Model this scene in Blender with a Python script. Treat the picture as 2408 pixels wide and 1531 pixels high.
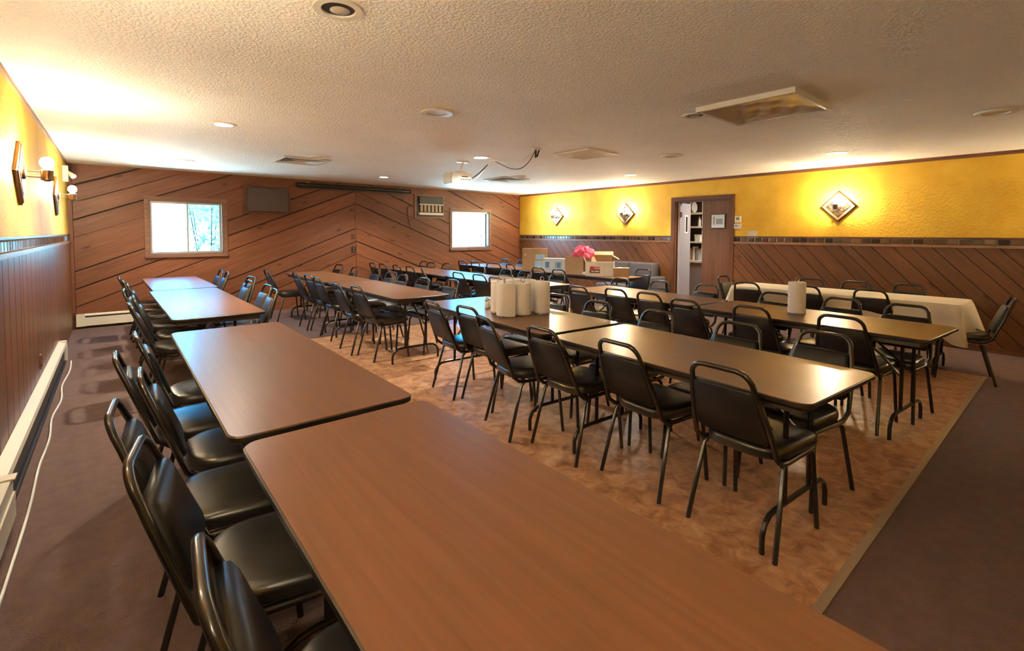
import bpy, bmesh, math, random
from mathutils import Vector, Matrix
random.seed(7)
sc = bpy.context.scene
COL = sc.collection
R = math.radians
for o in list(bpy.data.objects):
    bpy.data.objects.remove(o)

# ------------------------------------------------------------------ camera
XL, XR, YF, YB, HC = -0.514, 8.233, 9.493, -3.2, 2.44      # room: left, right, far, back, ceiling
cam_d = bpy.data.cameras.new('camera')
cam = bpy.data.objects.new('camera', cam_d)
COL.objects.link(cam)
YAW, PITCH, ROLL = 0.6902, -0.0408, 0.0035
fw = Vector((math.sin(YAW)*math.cos(PITCH), math.cos(YAW)*math.cos(PITCH), math.sin(PITCH)))
rt0 = Vector((math.cos(YAW), -math.sin(YAW), 0))
up0 = rt0.cross(fw)
rt = math.cos(ROLL)*rt0 + math.sin(ROLL)*up0
up = -math.sin(ROLL)*rt0 + math.cos(ROLL)*up0
M = Matrix((rt, up, -fw)).transposed().to_4x4()
M.translation = Vector((0, 0, 1.4332))
cam.matrix_world = M
cam_d.sensor_width = 36.0
cam_d.sensor_fit = 'HORIZONTAL'
cam_d.lens = 1121.09/2408*36
cam_d.shift_x = (1204-1194.6)/2408
cam_d.shift_y = (595.0-765.5)/2408
cam_d.clip_start = 0.02
sc.camera = cam

# ------------------------------------------------------------------ sky, light, exposure
SKY_STRENGTH = 34.0
BULB = 480.0
DOWN = 140.0        # watts of each lit downlight
world = bpy.data.worlds.new('sky')
sc.world = world
world.use_nodes = True
bg = world.node_tree.nodes['Background']
wn, wl_ = world.node_tree.nodes, world.node_tree.links
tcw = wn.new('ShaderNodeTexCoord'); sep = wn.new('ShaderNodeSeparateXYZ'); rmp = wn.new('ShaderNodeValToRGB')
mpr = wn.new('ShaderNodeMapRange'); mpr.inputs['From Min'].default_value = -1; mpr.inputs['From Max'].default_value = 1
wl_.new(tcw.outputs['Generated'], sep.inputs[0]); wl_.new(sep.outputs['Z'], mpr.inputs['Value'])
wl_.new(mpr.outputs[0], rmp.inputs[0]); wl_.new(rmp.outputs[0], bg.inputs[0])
cr = rmp.color_ramp                       # bright lower half added to light the ceiling through the windows, hazy white horizon, clear blue above
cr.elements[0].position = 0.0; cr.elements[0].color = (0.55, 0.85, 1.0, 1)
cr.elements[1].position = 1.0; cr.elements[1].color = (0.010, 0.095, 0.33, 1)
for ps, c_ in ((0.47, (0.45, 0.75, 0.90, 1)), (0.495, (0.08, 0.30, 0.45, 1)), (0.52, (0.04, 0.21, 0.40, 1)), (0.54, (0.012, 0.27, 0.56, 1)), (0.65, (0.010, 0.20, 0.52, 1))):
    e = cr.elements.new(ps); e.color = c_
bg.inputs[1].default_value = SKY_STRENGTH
for nm, x0, x1, z0, z1 in (('window_portal', 0.43, 1.46, 1.07, 1.95), ('window_portal', 6.12, 7.22, 1.07, 1.97)):
    ld = bpy.data.lights.new(nm, 'AREA')
    ld.shape = 'RECTANGLE'
    ld.size, ld.size_y = x1-x0, z1-z0
    ld.cycles.is_portal = True
    lo = bpy.data.objects.new(nm, ld)
    lo.location = ((x0+x1)/2, YF+0.16, (z0+z1)/2)
    lo.rotation_euler = (R(-90), 0, 0)
    COL.objects.link(lo)
vs = sc.view_settings
vs.view_transform = 'Standard'
vs.look = 'None'
vs.exposure = 1.18
vs.gamma = 1.0
vs.use_curve_mapping = False
sc.cycles.max_bounces = 5
sc.cycles.diffuse_bounces = 4
sc.cycles.glossy_bounces = 3
sc.cycles.transparent_max_bounces = 12
sc.cycles.caustics_reflective = False
sc.cycles.caustics_refractive = False
sc.cycles.sample_clamp_indirect = 25.0
sc.cycles.use_denoising = True
sc.cycles.adaptive_threshold = 0.03
sc.cycles.use_light_tree = False

# ------------------------------------------------------------------ materials
def new_mat(name):
    m = bpy.data.materials.new(name)
    m.use_nodes = True
    nt = m.node_tree
    return m, nt, nt.nodes['Principled BSDF']

def plain(name, col, rough=0.5, metal=0.0, spec=0.5, noise=0.0, nscale=20, bump=0.0, bscale=200):
    m, nt, b = new_mat(name)
    b.inputs['Base Color'].default_value = (*col, 1)
    b.inputs['Roughness'].default_value = rough
    b.inputs['Metallic'].default_value = metal
    b.inputs['Specular IOR Level'].default_value = spec
    if noise or bump:
        tc = nt.nodes.new('ShaderNodeTexCoord')
    if noise:
        n = nt.nodes.new('ShaderNodeTexNoise'); n.inputs['Scale'].default_value = nscale
        n.inputs['Detail'].default_value = 4
        r = nt.nodes.new('ShaderNodeValToRGB')
        r.color_ramp.elements[0].position = 0.3; r.color_ramp.elements[1].position = 0.7
        r.color_ramp.elements[0].color = (*[c*(1-noise) for c in col], 1)
        r.color_ramp.elements[1].color = (*[min(1, c*(1+noise)) for c in col], 1)
        nt.links.new(tc.outputs['Object'], n.inputs['Vector'])
        nt.links.new(n.outputs['Fac'], r.inputs[0]); nt.links.new(r.outputs[0], b.inputs['Base Color'])
    if bump:
        n = nt.nodes.new('ShaderNodeTexNoise'); n.inputs['Scale'].default_value = bscale
        n.inputs['Detail'].default_value = 1
        bp = nt.nodes.new('ShaderNodeBump'); bp.inputs['Strength'].default_value = bump
        bp.inputs['Distance'].default_value = 0.005
        nt.links.new(tc.outputs['Object'], n.inputs['Vector'])
        nt.links.new(n.outputs['Fac'], bp.inputs['Height']); nt.links.new(bp.outputs[0], b.inputs['Normal'])
    return m

def wood(name, dark, light, rough=0.45, stretch=(1.2, 14, 14), knots=True, vary=0.25, spec=0.4, bump=0):
    """Grain runs along the object's own X axis; every object gets its own stretch of timber."""
    m, nt, b = new_mat(name)
    N = nt.nodes.new; L = nt.links.new
    tc = N('ShaderNodeTexCoord'); oi = N('ShaderNodeObjectInfo')
    off = N('ShaderNodeVectorMath'); off.operation = 'MULTIPLY_ADD'
    off.inputs[1].default_value = (37, 19, 53)
    L(oi.outputs['Random'], off.inputs[0]); L(tc.outputs['Object'], off.inputs[2])
    mp = N('ShaderNodeMapping'); mp.inputs['Scale'].default_value = stretch
    L(off.outputs[0], mp.inputs['Vector'])
    n = N('ShaderNodeTexNoise'); n.inputs['Scale'].default_value = 1.6; n.inputs['Detail'].default_value = 4
    n.inputs['Distortion'].default_value = 0.6
    L(mp.outputs[0], n.inputs['Vector'])
    r = N('ShaderNodeValToRGB')
    r.color_ramp.elements[0].position = 0.28; r.color_ramp.elements[1].position = 0.72
    r.color_ramp.elements[0].color = (*dark, 1); r.color_ramp.elements[1].color = (*light, 1)
    L(n.outputs['Fac'], r.inputs[0])
    col = r.outputs[0]
    if knots:
        mk = N('ShaderNodeMapping'); mk.inputs['Scale'].default_value = (1.7, 4.5, 4.5)
        L(off.outputs[0], mk.inputs['Vector'])
        v = N('ShaderNodeTexVoronoi'); v.inputs['Scale'].default_value = 1.3
        L(mk.outputs[0], v.inputs['Vector'])
        kr = N('ShaderNodeValToRGB')
        kr.color_ramp.elements[0].position = 0.06; kr.color_ramp.elements[1].position = 0.17
        kr.color_ramp.elements[0].color = (1, 1, 1, 1); kr.color_ramp.elements[1].color = (0, 0, 0, 1)
        L(v.outputs['Distance'], kr.inputs[0])
        mx = N('ShaderNodeMixRGB'); mx.blend_type = 'MULTIPLY'
        mx.inputs[2].default_value = (0.42, 0.34, 0.30, 1)
        L(kr.outputs[0], mx.inputs[0]); L(col, mx.inputs[1]); col = mx.outputs[0]
    if vary:
        hs = N('ShaderNodeHueSaturation')
        mr = N('ShaderNodeMapRange'); mr.inputs['To Min'].default_value = 1-vary; mr.inputs['To Max'].default_value = 1+vary
        L(oi.outputs['Random'], mr.inputs['Value']); L(mr.outputs[0], hs.inputs['Value']); L(col, hs.inputs['Color'])
        col = hs.outputs[0]
    L(col, b.inputs['Base Color'])
    b.inputs['Roughness'].default_value = rough
    b.inputs['Specular IOR Level'].default_value = spec
    if bump:
        bp = N('ShaderNodeBump'); bp.inputs['Strength'].default_value = bump; bp.inputs['Distance'].default_value = 0.003
        L(n.outputs['Fac'], bp.inputs['Height']); L(bp.outputs[0], b.inputs['Normal'])
    return m

def emit(name, col, strength):
    m, nt, b = new_mat(name)
    b.inputs['Base Color'].default_value = (*col, 1)
    b.inputs['Emission Color'].default_value = (*col, 1)
    b.inputs['Emission Strength'].default_value = strength
    return m

def plaster(name, cols, cscale, bscale, bstr, bdist, rough):
    m, nt, b = new_mat(name)
    N = nt.nodes.new; L = nt.links.new
    tc = N('ShaderNodeTexCoord')
    n = N('ShaderNodeTexNoise'); n.inputs['Scale'].default_value = cscale; n.inputs['Detail'].default_value = 3
    n.inputs['Roughness'].default_value = 0.6
    L(tc.outputs['Object'], n.inputs['Vector'])
    r = N('ShaderNodeValToRGB')
    r.color_ramp.elements[0].position = 0.32; r.color_ramp.elements[1].position = 0.68
    r.color_ramp.elements[0].color = (*cols[0], 1); r.color_ramp.elements[1].color = (*cols[1], 1)
    L(n.outputs['Fac'], r.inputs[0]); L(r.outputs[0], b.inputs['Base Color'])
    n2 = N('ShaderNodeTexNoise'); n2.inputs['Scale'].default_value = bscale; n2.inputs['Detail'].default_value = 1.5
    n2.inputs['Roughness'].default_value = 0.55
    L(tc.outputs['Object'], n2.inputs['Vector'])
    r2 = N('ShaderNodeValToRGB'); r2.color_ramp.elements[0].position = 0.42; r2.color_ramp.elements[1].position = 0.62
    L(n2.outputs['Fac'], r2.inputs[0])
    bp = N('ShaderNodeBump'); bp.inputs['Strength'].default_value = bstr; bp.inputs['Distance'].default_value = bdist
    L(r2.outputs[0], bp.inputs['Height']); L(bp.outputs[0], b.inputs['Normal'])
    b.inputs['Roughness'].default_value = rough
    return m

M_CEIL = plaster('ceiling_texture', ((0.86, 0.82, 0.75), (0.93, 0.90, 0.84)), 0.9, 62, 0.45, 0.008, 0.75)
M_MUST = plaster('mustard_plaster', ((0.74, 0.42, 0.022), (0.88, 0.55, 0.048)), 2.2, 30, 0.30, 0.006, 0.62)
M_CARPET = plain('carpet', (0.135, 0.086, 0.076), 0.95, spec=0.15, noise=0.10, nscale=14, bump=0.8, bscale=160)
M_PLANK = wood('cedar_plank', (0.135, 0.043, 0.017), (0.205, 0.074, 0.033), 0.46, vary=0.16)
M_WAINS = wood('wainscot_plank', (0.128, 0.046, 0.014), (0.180, 0.069, 0.023), 0.38, vary=0.16)
M_BACK = plain('wall_backing', (0.03, 0.012, 0.006), 0.8)
M_TRIM = wood('brown_trim', (0.10, 0.035, 0.015), (0.21, 0.08, 0.036), 0.4, knots=False)
M_CASING = wood('window_casing', (0.13, 0.058, 0.033), (0.21, 0.105, 0.065), 0.42, knots=False, vary=0.06)
M_LAM = wood('table_laminate', (0.150, 0.064, 0.027), (0.190, 0.086, 0.039), 0.285, stretch=(0.9, 26, 26), knots=False, vary=0.05, spec=0.5, bump=0)
M_EDGE = plain('table_edge', (0.022, 0.016, 0.012), 0.35)
M_STEEL = plain('dark_tube', (0.030, 0.024, 0.020), 0.30, metal=0.6)
M_APRON = plain('table_apron', (0.045, 0.035, 0.030), 0.45)
M_VINYL = plain('black_vinyl', (0.018, 0.016, 0.014), 0.30, spec=0.75)
M_BACKV = plain('black_back_vinyl', (0.0085, 0.0075, 0.007), 0.46, spec=0.38)
M_FRAME = plain('black_tube', (0.016, 0.013, 0.011), 0.24, spec=0.7)
M_WHITE = plain('white_plastic', (0.72, 0.69, 0.62), 0.4)
M_CREAM = plain('cream_metal', (0.66, 0.60, 0.48), 0.4)
M_BLACK = plain('black_plastic', (0.012, 0.011, 0.011), 0.4)
M_CARD = plain('cardboard', (0.40, 0.24, 0.12), 0.75, noise=0.08, nscale=5)
M_CARDIN = plain('cardboard_inside', (0.30, 0.175, 0.085), 0.8)
M_CWHITE = plain('white_card', (0.66, 0.60, 0.50), 0.6, noise=0.05, nscale=6)
M_PAPER = plain('paper_towel', (0.90, 0.86, 0.81), 0.9, bump=0.25, bscale=120)
M_WIRE = plain('chrome_wire', (0.55, 0.52, 0.48), 0.25, metal=1.0)
M_CLOTH = plain('white_cloth', (0.72, 0.63, 0.48), 0.9, noise=0.06, nscale=3, bump=0.25, bscale=260)
M_ALU = plain('aluminium', (0.42, 0.43, 0.40), 0.35, metal=0.7)
M_GREY = plain('grey_cloth', (0.105, 0.090, 0.092), 0.85, noise=0.10, nscale=8, bump=0.2, bscale=150)
M_SPK = plain('speaker_cloth', (0.070, 0.045, 0.038), 0.85, bump=0.3, bscale=300)
M_PINK = plain('pink_tissue', (0.92, 0.14, 0.24), 0.7, noise=0.12, nscale=14)
M_RED = plain('red_print', (0.45, 0.06, 0.035), 0.6)
M_DKRED = plain('dark_red_print', (0.09, 0.012, 0.010), 0.6)
M_BLUEP = plain('pale_blue_print', (0.30, 0.46, 0.62), 0.6)
M_MIDBLUE = plain('mid_blue_print', (0.12, 0.26, 0.46), 0.6)
M_GROUT = plain('grout', (0.22, 0.17, 0.13), 0.8)
M_DOOR = wood('door_veneer', (0.115, 0.050, 0.026), (0.185, 0.085, 0.045), 0.38, stretch=(0.8, 18, 18), knots=False, vary=0.05)
M_GDOOR = plain('grey_door', (0.34, 0.315, 0.32), 0.5)
M_GWALL = plain('grey_panel', (0.30, 0.25, 0.245), 0.7)
M_SHELF = plain('white_shelf', (0.74, 0.72, 0.66), 0.5)
M_BULB = emit('warm_bulb', (1.0, 0.82, 0.55), BULB)
M_DOWN = emit('downlight_glow', (1.0, 0.91, 0.78), 14.0)
M_OFFB = plain('unlit_bulb', (0.42, 0.38, 0.34), 0.3)
M_PASS = emit('passage_fill_lamp', (1.0, 0.92, 0.85), 17)
M_BRASS = plain('aged_bronze', (0.16, 0.10, 0.055), 0.35, metal=0.8)
M_PLATE = plain('antique_mirror', (0.20, 0.145, 0.10), 0.22, metal=0.9, noise=0.65, nscale=26, bump=0.8, bscale=45)
M_DIAM = plain('copper_frame', (0.34, 0.155, 0.075), 0.40, metal=0.25)
M_DIAME = plain('dark_frame', (0.085, 0.04, 0.02), 0.45)
M_GLASSY = plain('shaker_glass', (0.62, 0.62, 0.58), 0.12)
M_GRASS = plain('bed_soil', (0.12, 0.10, 0.07), 0.9, noise=0.15, nscale=2)
def leaf_mat():
    m, nt, b = new_mat('leaves')
    b.inputs['Base Color'].default_value = (0.16, 0.24, 0.14, 1); b.inputs['Roughness'].default_value = 0.7
    tr = nt.nodes.new('ShaderNodeBsdfTranslucent'); tr.inputs[0].default_value = (0.55, 0.55, 0.35, 1)
    mx = nt.nodes.new('ShaderNodeMixShader'); mx.inputs[0].default_value = 0.6
    nt.links.new(b.outputs[0], mx.inputs[1]); nt.links.new(tr.outputs[0], mx.inputs[2])
    nt.links.new(mx.outputs[0], nt.nodes['Material Output'].inputs['Surface'])
    return m
M_LEAF = leaf_mat()
M_BARK = plain('bark', (0.03, 0.035, 0.035), 0.9)
M_HAZE = plain('ceiling_scar', (0.70, 0.64, 0.55), 0.8)

def tile_mat():
    m, nt, b = new_mat('glazed_tile')
    N = nt.nodes.new; L = nt.links.new
    oi = N('ShaderNodeObjectInfo'); r = N('ShaderNodeValToRGB')
    r.color_ramp.elements[0].color = (0.014, 0.007, 0.006, 1)
    r.color_ramp.elements[1].color = (0.13, 0.070, 0.034, 1)
    L(oi.outputs['Random'], r.inputs[0]); L(r.outputs[0], b.inputs['Base Color'])
    b.inputs['Roughness'].default_value = 0.13
    return m
M_TILE = tile_mat()

def vinyl_floor():
    m, nt, b = new_mat('mottled_vinyl')
    N = nt.nodes.new; L = nt.links.new
    tc = N('ShaderNodeTexCoord')
    n = N('ShaderNodeTexNoise'); n.inputs['Scale'].default_value = 11; n.inputs['Detail'].default_value = 5
    n.inputs['Roughness'].default_value = 0.62; n.inputs['Distortion'].default_value = 0.7
    L(tc.outputs['Object'], n.inputs['Vector'])
    r = N('ShaderNodeValToRGB'); cr = r.color_ramp
    cr.elements[0].position = 0.30; cr.elements[1].position = 0.72
    cr.elements[0].color = (0.21, 0.085, 0.034, 1); cr.elements[1].color = (0.64, 0.37, 0.205, 1)
    e = cr.elements.new(0.5); e.color = (0.43, 0.215, 0.105, 1)
    L(n.outputs['Fac'], r.inputs[0]); L(r.outputs[0], b.inputs['Base Color'])
    n2 = N('ShaderNodeTexNoise'); n2.inputs['Scale'].default_value = 3; n2.inputs['Detail'].default_value = 5
    L(tc.outputs['Object'], n2.inputs['Vector'])
    mr = N('ShaderNodeMapRange'); mr.inputs['To Min'].default_value = 0.24; mr.inputs['To Max'].default_value = 0.46
    L(n2.outputs['Fac'], mr.inputs['Value']); L(mr.outputs[0], b.inputs['Roughness'])
    return m
M_VFLOOR = vinyl_floor()

def pane_mat(name, tint, gloss=0.06):
    m, nt, b = new_mat(name)
    nt.nodes.remove(b)
    N = nt.nodes.new; L = nt.links.new
    t = N('ShaderNodeBsdfTransparent'); t.inputs[0].default_value = (*tint, 1)
    g = N('ShaderNodeBsdfGlossy'); g.inputs['Roughness'].default_value = 0.02
    mx = N('ShaderNodeMixShader'); mx.inputs[0].default_value = gloss
    L(t.outputs[0], mx.inputs[1]); L(g.outputs[0], mx.inputs[2])
    L(mx.outputs[0], nt.nodes['Material Output'].inputs['Surface'])
    return m
M_PANE = pane_mat('clear_pane', (0.97, 0.98, 0.97))
M_SCREENED = pane_mat('screened_pane', (0.48, 0.50, 0.50))
M_HALFCLEAR = pane_mat('dusty_pane', (0.85, 0.86, 0.84))
M_FILM = plain('plastic_film', (0.50, 0.45, 0.36), 0.18, spec=0.8)

# ------------------------------------------------------------------ mesh builder
class MB:
    def __init__(s): s.v = []; s.f = []
    def add(s, vs, fs):
        k = len(s.v); s.v += [tuple(v) for v in vs]; s.f += [tuple(i+k for i in f) for f in fs]; return s
    def box(s, a, b):
        x0, y0, z0 = a; x1, y1, z1 = b
        vs = [(x0,y0,z0),(x1,y0,z0),(x1,y1,z0),(x0,y1,z0),(x0,y0,z1),(x1,y0,z1),(x1,y1,z1),(x0,y1,z1)]
        return s.add(vs, [(3,2,1,0),(4,5,6,7),(0,1,5,4),(1,2,6,5),(2,3,7,6),(3,0,4,7)])
    def prism(s, poly, fn0, fn1):
        n = len(poly)
        vs = [fn0(p) for p in poly] + [fn1(p) for p in poly]
        fs = [tuple(reversed(range(n))), tuple(range(n, 2*n))] + [(i, (i+1) % n, n+(i+1) % n, n+i) for i in range(n)]
        return s.add(vs, fs)
    def tube(s, pts, r, n=8, closed=False):
        pts = [Vector(p) for p in pts]; m = len(pts); rings = []
        prev = None
        for i, p in enumerate(pts):
            if closed: t = pts[(i+1) % m]-pts[i-1]
            elif i == 0: t = pts[1]-p
            elif i == m-1: t = p-pts[-2]
            else: t = (pts[i+1]-p).normalized()+(p-pts[i-1]).normalized()
            t.normalize()
            if prev is None:
                a = Vector((0, 0, 1)) if abs(t.z) < 0.9 else Vector((1, 0, 0))
                u = t.cross(a).normalized()
            else:
                u = (prev - t*prev.dot(t)).normalized()
            prev = u; w = t.cross(u)
            rr = r[i] if isinstance(r, (list, tuple)) else r
            rings.append([p+u*rr*math.cos(2*math.pi*k/n)+w*rr*math.sin(2*math.pi*k/n) for k in range(n)])
        vs = [v for g in rings for v in g]; fs = []
        for i in range(m if closed else m-1):
            j = (i+1) % m
            for k in range(n):
                fs.append((i*n+k, i*n+(k+1) % n, j*n+(k+1) % n, j*n+k))
        if not closed:
            fs.append(tuple(reversed(range(n)))); fs.append(tuple(range((m-1)*n, m*n)))
        return s.add(vs, fs)
    def lathe(s, prof, n=20, c=(0, 0, 0), axis='z', cap=True):
        vs = []
        for r, h in prof:
            for k in range(n):
                a = 2*math.pi*k/n; u, w = r*math.cos(a), r*math.sin(a)
                p = (u, w, h) if axis == 'z' else ((h, u, w) if axis == 'x' else (w, h, u))
                vs.append((p[0]+c[0], p[1]+c[1], p[2]+c[2]))
        m = len(prof)
        fs = [(i*n+k, i*n+(k+1) % n, (i+1)*n+(k+1) % n, (i+1)*n+k) for i in range(m-1) for k in range(n)]
        if cap: fs += [tuple(reversed(range(n))), tuple(range((m-1)*n, m*n))]
        return s.add(vs, fs)
    def loft(s, rings, cap0=True, cap1=True):
        n = len(rings[0]); vs = [v for g in rings for v in g]
        fs = [(i*n+k, i*n+(k+1) % n, (i+1)*n+(k+1) % n, (i+1)*n+k) for i in range(len(rings)-1) for k in range(n)]
        if cap0: fs.append(tuple(reversed(range(n))))
        if cap1: fs.append(tuple(range((len(rings)-1)*n, len(rings)*n)))
        return s.add(vs, fs)
    def mesh(s, name, mat, smooth=None):
        me = bpy.data.meshes.new(name)
        me.from_pydata(s.v, [], s.f); me.update()
        bm = bmesh.new(); bm.from_mesh(me); bmesh.ops.recalc_face_normals(bm, faces=bm.faces); bm.to_mesh(me); bm.free()
        if smooth:
            me.polygons.foreach_set('use_smooth', [True]*len(me.polygons))
            me.set_sharp_from_angle(angle=R(smooth))
        me.materials.append(mat)
        return me
    def build(s, name, mat, parent=None, smooth=None, loc=None, rot=None):
        return obj(name, s.mesh(name, mat, smooth), parent, loc, rot)

def obj(name, me, parent=None, loc=None, rot=None):
    o = bpy.data.objects.new(name, me); COL.objects.link(o)
    if parent is not None: o.parent = parent
    if loc is not None: o.location = loc
    if rot is not None: o.rotation_euler = rot
    return o
def tag(o, label, cat, group=None):
    o['label'] = label; o['category'] = cat
    if group: o['group'] = group
    return o
def thing(name, label, cat, loc=(0, 0, 0), rz=0.0, group=None):
    o = bpy.data.objects.new(name, None); COL.objects.link(o)
    o.empty_display_size = 0.1
    o.location = loc; o.rotation_euler = (0, 0, rz)
    return tag(o, label, cat, group)
def struct(o, label=None):
    o['kind'] = 'structure'
    if label: o['label'] = label
    return o
def copy_tree(o, parent=None):
    c = o.copy(); COL.objects.link(c); c.parent = parent
    for ch in o.children: copy_tree(ch, c)
    return c
def rrect(x0, y0, x1, y1, r, n=5):
    pts = []
    for cx, cy, a0 in ((x1-r, y1-r, 0), (x0+r, y1-r, 90), (x0+r, y0+r, 180), (x1-r, y0+r, 270)):
        for k in range(n+1):
            a = R(a0+90*k/n); pts.append((cx+r*math.cos(a), cy+r*math.sin(a)))
    return pts
def clip(poly, a, b, c):
    """keep a*x+b*y<=c"""
    out = []
    for i in range(len(poly)):
        p, q = poly[i], poly[(i+1) % len(poly)]
        dp, dq = a*p[0]+b*p[1]-c, a*q[0]+b*q[1]-c
        if dp <= 0: out.append(p)
        if dp*dq < 0:
            t = dp/(dp-dq); out.append((p[0]+t*(q[0]-p[0]), p[1]+t*(q[1]-p[1])))
    return out
def area(poly):
    return abs(sum(poly[i][0]*poly[(i+1) % len(poly)][1]-poly[(i+1) % len(poly)][0]*poly[i][1] for i in range(len(poly))))/2 if len(poly) > 2 else 0
def catmull(pts, n=6):
    pts = [Vector(p) for p in pts]; out = []
    for i in range(len(pts)-1):
        p0, p1, p2, p3 = pts[max(i-1, 0)], pts[i], pts[i+1], pts[min(i+2, len(pts)-1)]
        for k in range(n):
            t = k/n
            out.append(0.5*((2*p1)+(p2-p0)*t+(2*p0-5*p1+4*p2-p3)*t*t+(3*p1-p0-3*p2+p3)*t**3))
    out.append(pts[-1]); return out

# ================================================================== SETTING
W1 = (0.43, 1.46, 1.07, 1.95)
W2 = (6.12, 7.22, 1.07, 1.97)
AC = (5.19, 5.86, 1.81, 2.26)
DOOR = (3.93, 4.98, 2.05)           # y0, y1, top
RAIL = 1.28
# floor: carpet slab, mottled vinyl sheet laid in the middle
struct(MB().box((XL-0.15, YB-0.15, -0.1), (XR+0.15, YF+0.15, 0.0)).build('floor', M_CARPET), 'brown carpet')
vf = struct(MB().box((1.12, 0.62, 0.0), (6.75, 6.62, 0.004)).build('floor', M_VFLOOR), 'mottled orange brown vinyl floor')
struct(MB().box((1.12, 0.585, 0.0), (6.75, 0.62, 0.007)).build('trim_1', plain('floor_strip', (0.40, 0.29, 0.19), 0.35, metal=0.4)), 'pale edging strip along the vinyl floor')
struct(MB().box((1.12, 6.62, 0.0), (6.75, 6.640, 0.006)).build('trim_2', M_BLACK), 'dark edging strip along the far edge of the vinyl')
# ceiling slab
struct(MB().box((XL-0.15, YB-0.15, HC), (XR+0.15, YF+0.15, HC+0.12)).build('ceiling', M_CEIL))
# left wall
wl = struct(MB().box((XL-0.15, YB-0.15, 0), (XL, YF+0.15, HC)).build('wall_left', M_MUST))
# right wall with doorway
wr = struct(MB().box((XR, YB-0.15, 0), (XR+0.15, DOOR[0], HC)).box((XR, DOOR[1], 0), (XR+0.15, YF+0.15, HC))
            .box((XR, DOOR[0], DOOR[2]), (XR+0.15, DOOR[1], HC)).build('wall_right', M_MUST))
struct(MB().box((XL, YB-0.15, 0), (XR, YB, HC)).build('wall_back', M_MUST))
# far wall with openings
def wall_with_holes(x0, x1, z0, z1, holes, y0, y1):
    m = MB(); xs = sorted({x0, x1, *[h[0] for h in holes], *[h[1] for h in holes]})
    for a, b in zip(xs, xs[1:]):
        hs = [h for h in holes if h[0] <= a+1e-6 and h[1] >= b-1e-6]
        if not hs: m.box((a, y0, z0), (b, y1, z1))
        else:
            h = hs[0]; m.box((a, y0, z0), (b, y1, h[2])); m.box((a, y0, h[3]), (b, y1, z1))
    return m
wf = struct(wall_with_holes(XL, XR, 0, HC, [W1, W2, AC], YF+0.016, YF+0.16).build('wall_far', M_BACK))
# diagonal cedar planks of the far wall, chevron meeting at CX
CX, SL, DZ = 3.81, 0.40, 0.256
def far_planks():
    for side in (-1, 1):
        xa, xb = (XL+0.055, CX-0.004) if side < 0 else (CX+0.004, XR)
        ang = math.atan(SL) * (1 if side < 0 else -1)
        ca, sa = math.cos(ang), math.sin(ang)
        for k in range(-8, 22):
            zc = 0.24+k*DZ + random.uniform(-.012, .012)      # height of the lower joint at the chevron line
            lo, hi = zc+0.008, zc+DZ-0.004
            f = lambda x, z: z - SL*abs(x-CX)
            poly = [(xa, f(xa, lo)), (xb, f(xb, lo)), (xb, f(xb, hi)), (xa, f(xa, hi))]
            poly = clip(clip(poly, 0, -1, -0.001), 0, 1, HC)
            if area(poly) < 0.004: continue
            pieces = [poly]
            for (h0, h1, g0, g1) in (W1, W2, AC):
                nxt = []
                for p in pieces:
                    a_ = clip(p, 1, 0, h0); b_ = clip(p, -1, 0, -h1)
                    mid = clip(clip(p, 1, 0, h1), -1, 0, -h0)
                    c_ = clip(mid, 0, 1, g0); d_ = clip(mid, 0, -1, -g1)
                    nxt += [q for q in (a_, b_, c_, d_) if area(q) > 1e-4]
                pieces = nxt
            if not pieces: continue
            cx_, cz_ = (xa+xb)/2, (f(xa, lo)+f(xb, hi))/2
            m = MB()
            for p in pieces:
                q = [((x-cx_)*ca+(z-cz_)*sa, -(x-cx_)*sa+(z-cz_)*ca) for x, z in p]
                m.prism(q, lambda t: (t[0], 0.0, t[1]), lambda t: (t[0], 0.016, t[1]))
            m.build('plank', M_PLANK, wf, loc=(cx_, YF, cz_), rot=(0, -ang, 0))
far_planks()
# wainscot planks
def wains_right():
    ys = [3.86, 3.79, 3.61, 3.46, 3.24, 2.97, 2.79, 2.53, 2.31, 2.17, 1.93, 1.69, 1.49, 1.28, 1.05, 0.88, 0.66, 0.45, 0.22, 0.0, -0.22, -0.45, -0.68, -0.9, -1.15, -1.4]
    ys = [5.2+0.2, 5.2, 5.0, 4.8, 4.62, 4.42, 4.2, 4.02] + ys
    z = 5.4
    ext = []
    while z < 10.6:
        z += random.uniform(0.15, 0.24); ext.append(z)
    ys = sorted(ext, reverse=True) + ys
    SLR = 1.10
    for seg0, seg1 in ((DOOR[1]+0.075, YF), (-1.4, DOOR[0]-0.075)):
        for a, b in zip(ys, ys[1:]):     # top edge runs from y=a down to y=b ; board falls towards smaller y
            poly = [(a-0.004, RAIL), (b+0.005, RAIL), (b+0.005-RAIL/SLR, 0), (a-0.004-RAIL/SLR, 0)]
            poly = clip(clip(poly, 1, 0, seg1), -1, 0, -seg0)
            if area(poly) < 0.003: continue
            ang = math.atan(SLR); ca, sa = math.cos(ang), math.sin(ang)
            cy, cz = (a+b)/2-0.3, 0.6
            q = [((y-cy)*ca+(zz-cz)*sa, -(y-cy)*sa+(zz-cz)*ca) for y, zz in poly]
            m = MB().prism(q, lambda t: (t[0], 0.0, t[1]), lambda t: (t[0], 0.014, t[1]))
            # local x along board in the (y,z) plane of the wall, local y = into the room
            o = m.build('plank', M_WAINS, wr)
            o.matrix_world = Matrix(((0, -1, 0, XR), (ca, 0, -sa, cy), (sa, 0, ca, cz), (0, 0, 0, 1)))
wains_right()
struct(MB().box((XR-0.0015, DOOR[1]+0.07, 0), (XR, YF, RAIL)).box((XR-0.0015, -1.4, 0), (XR, DOOR[0]-0.07, RAIL)).build('trim_3', M_BACK), 'dark joints behind the right wainscot')
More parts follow.
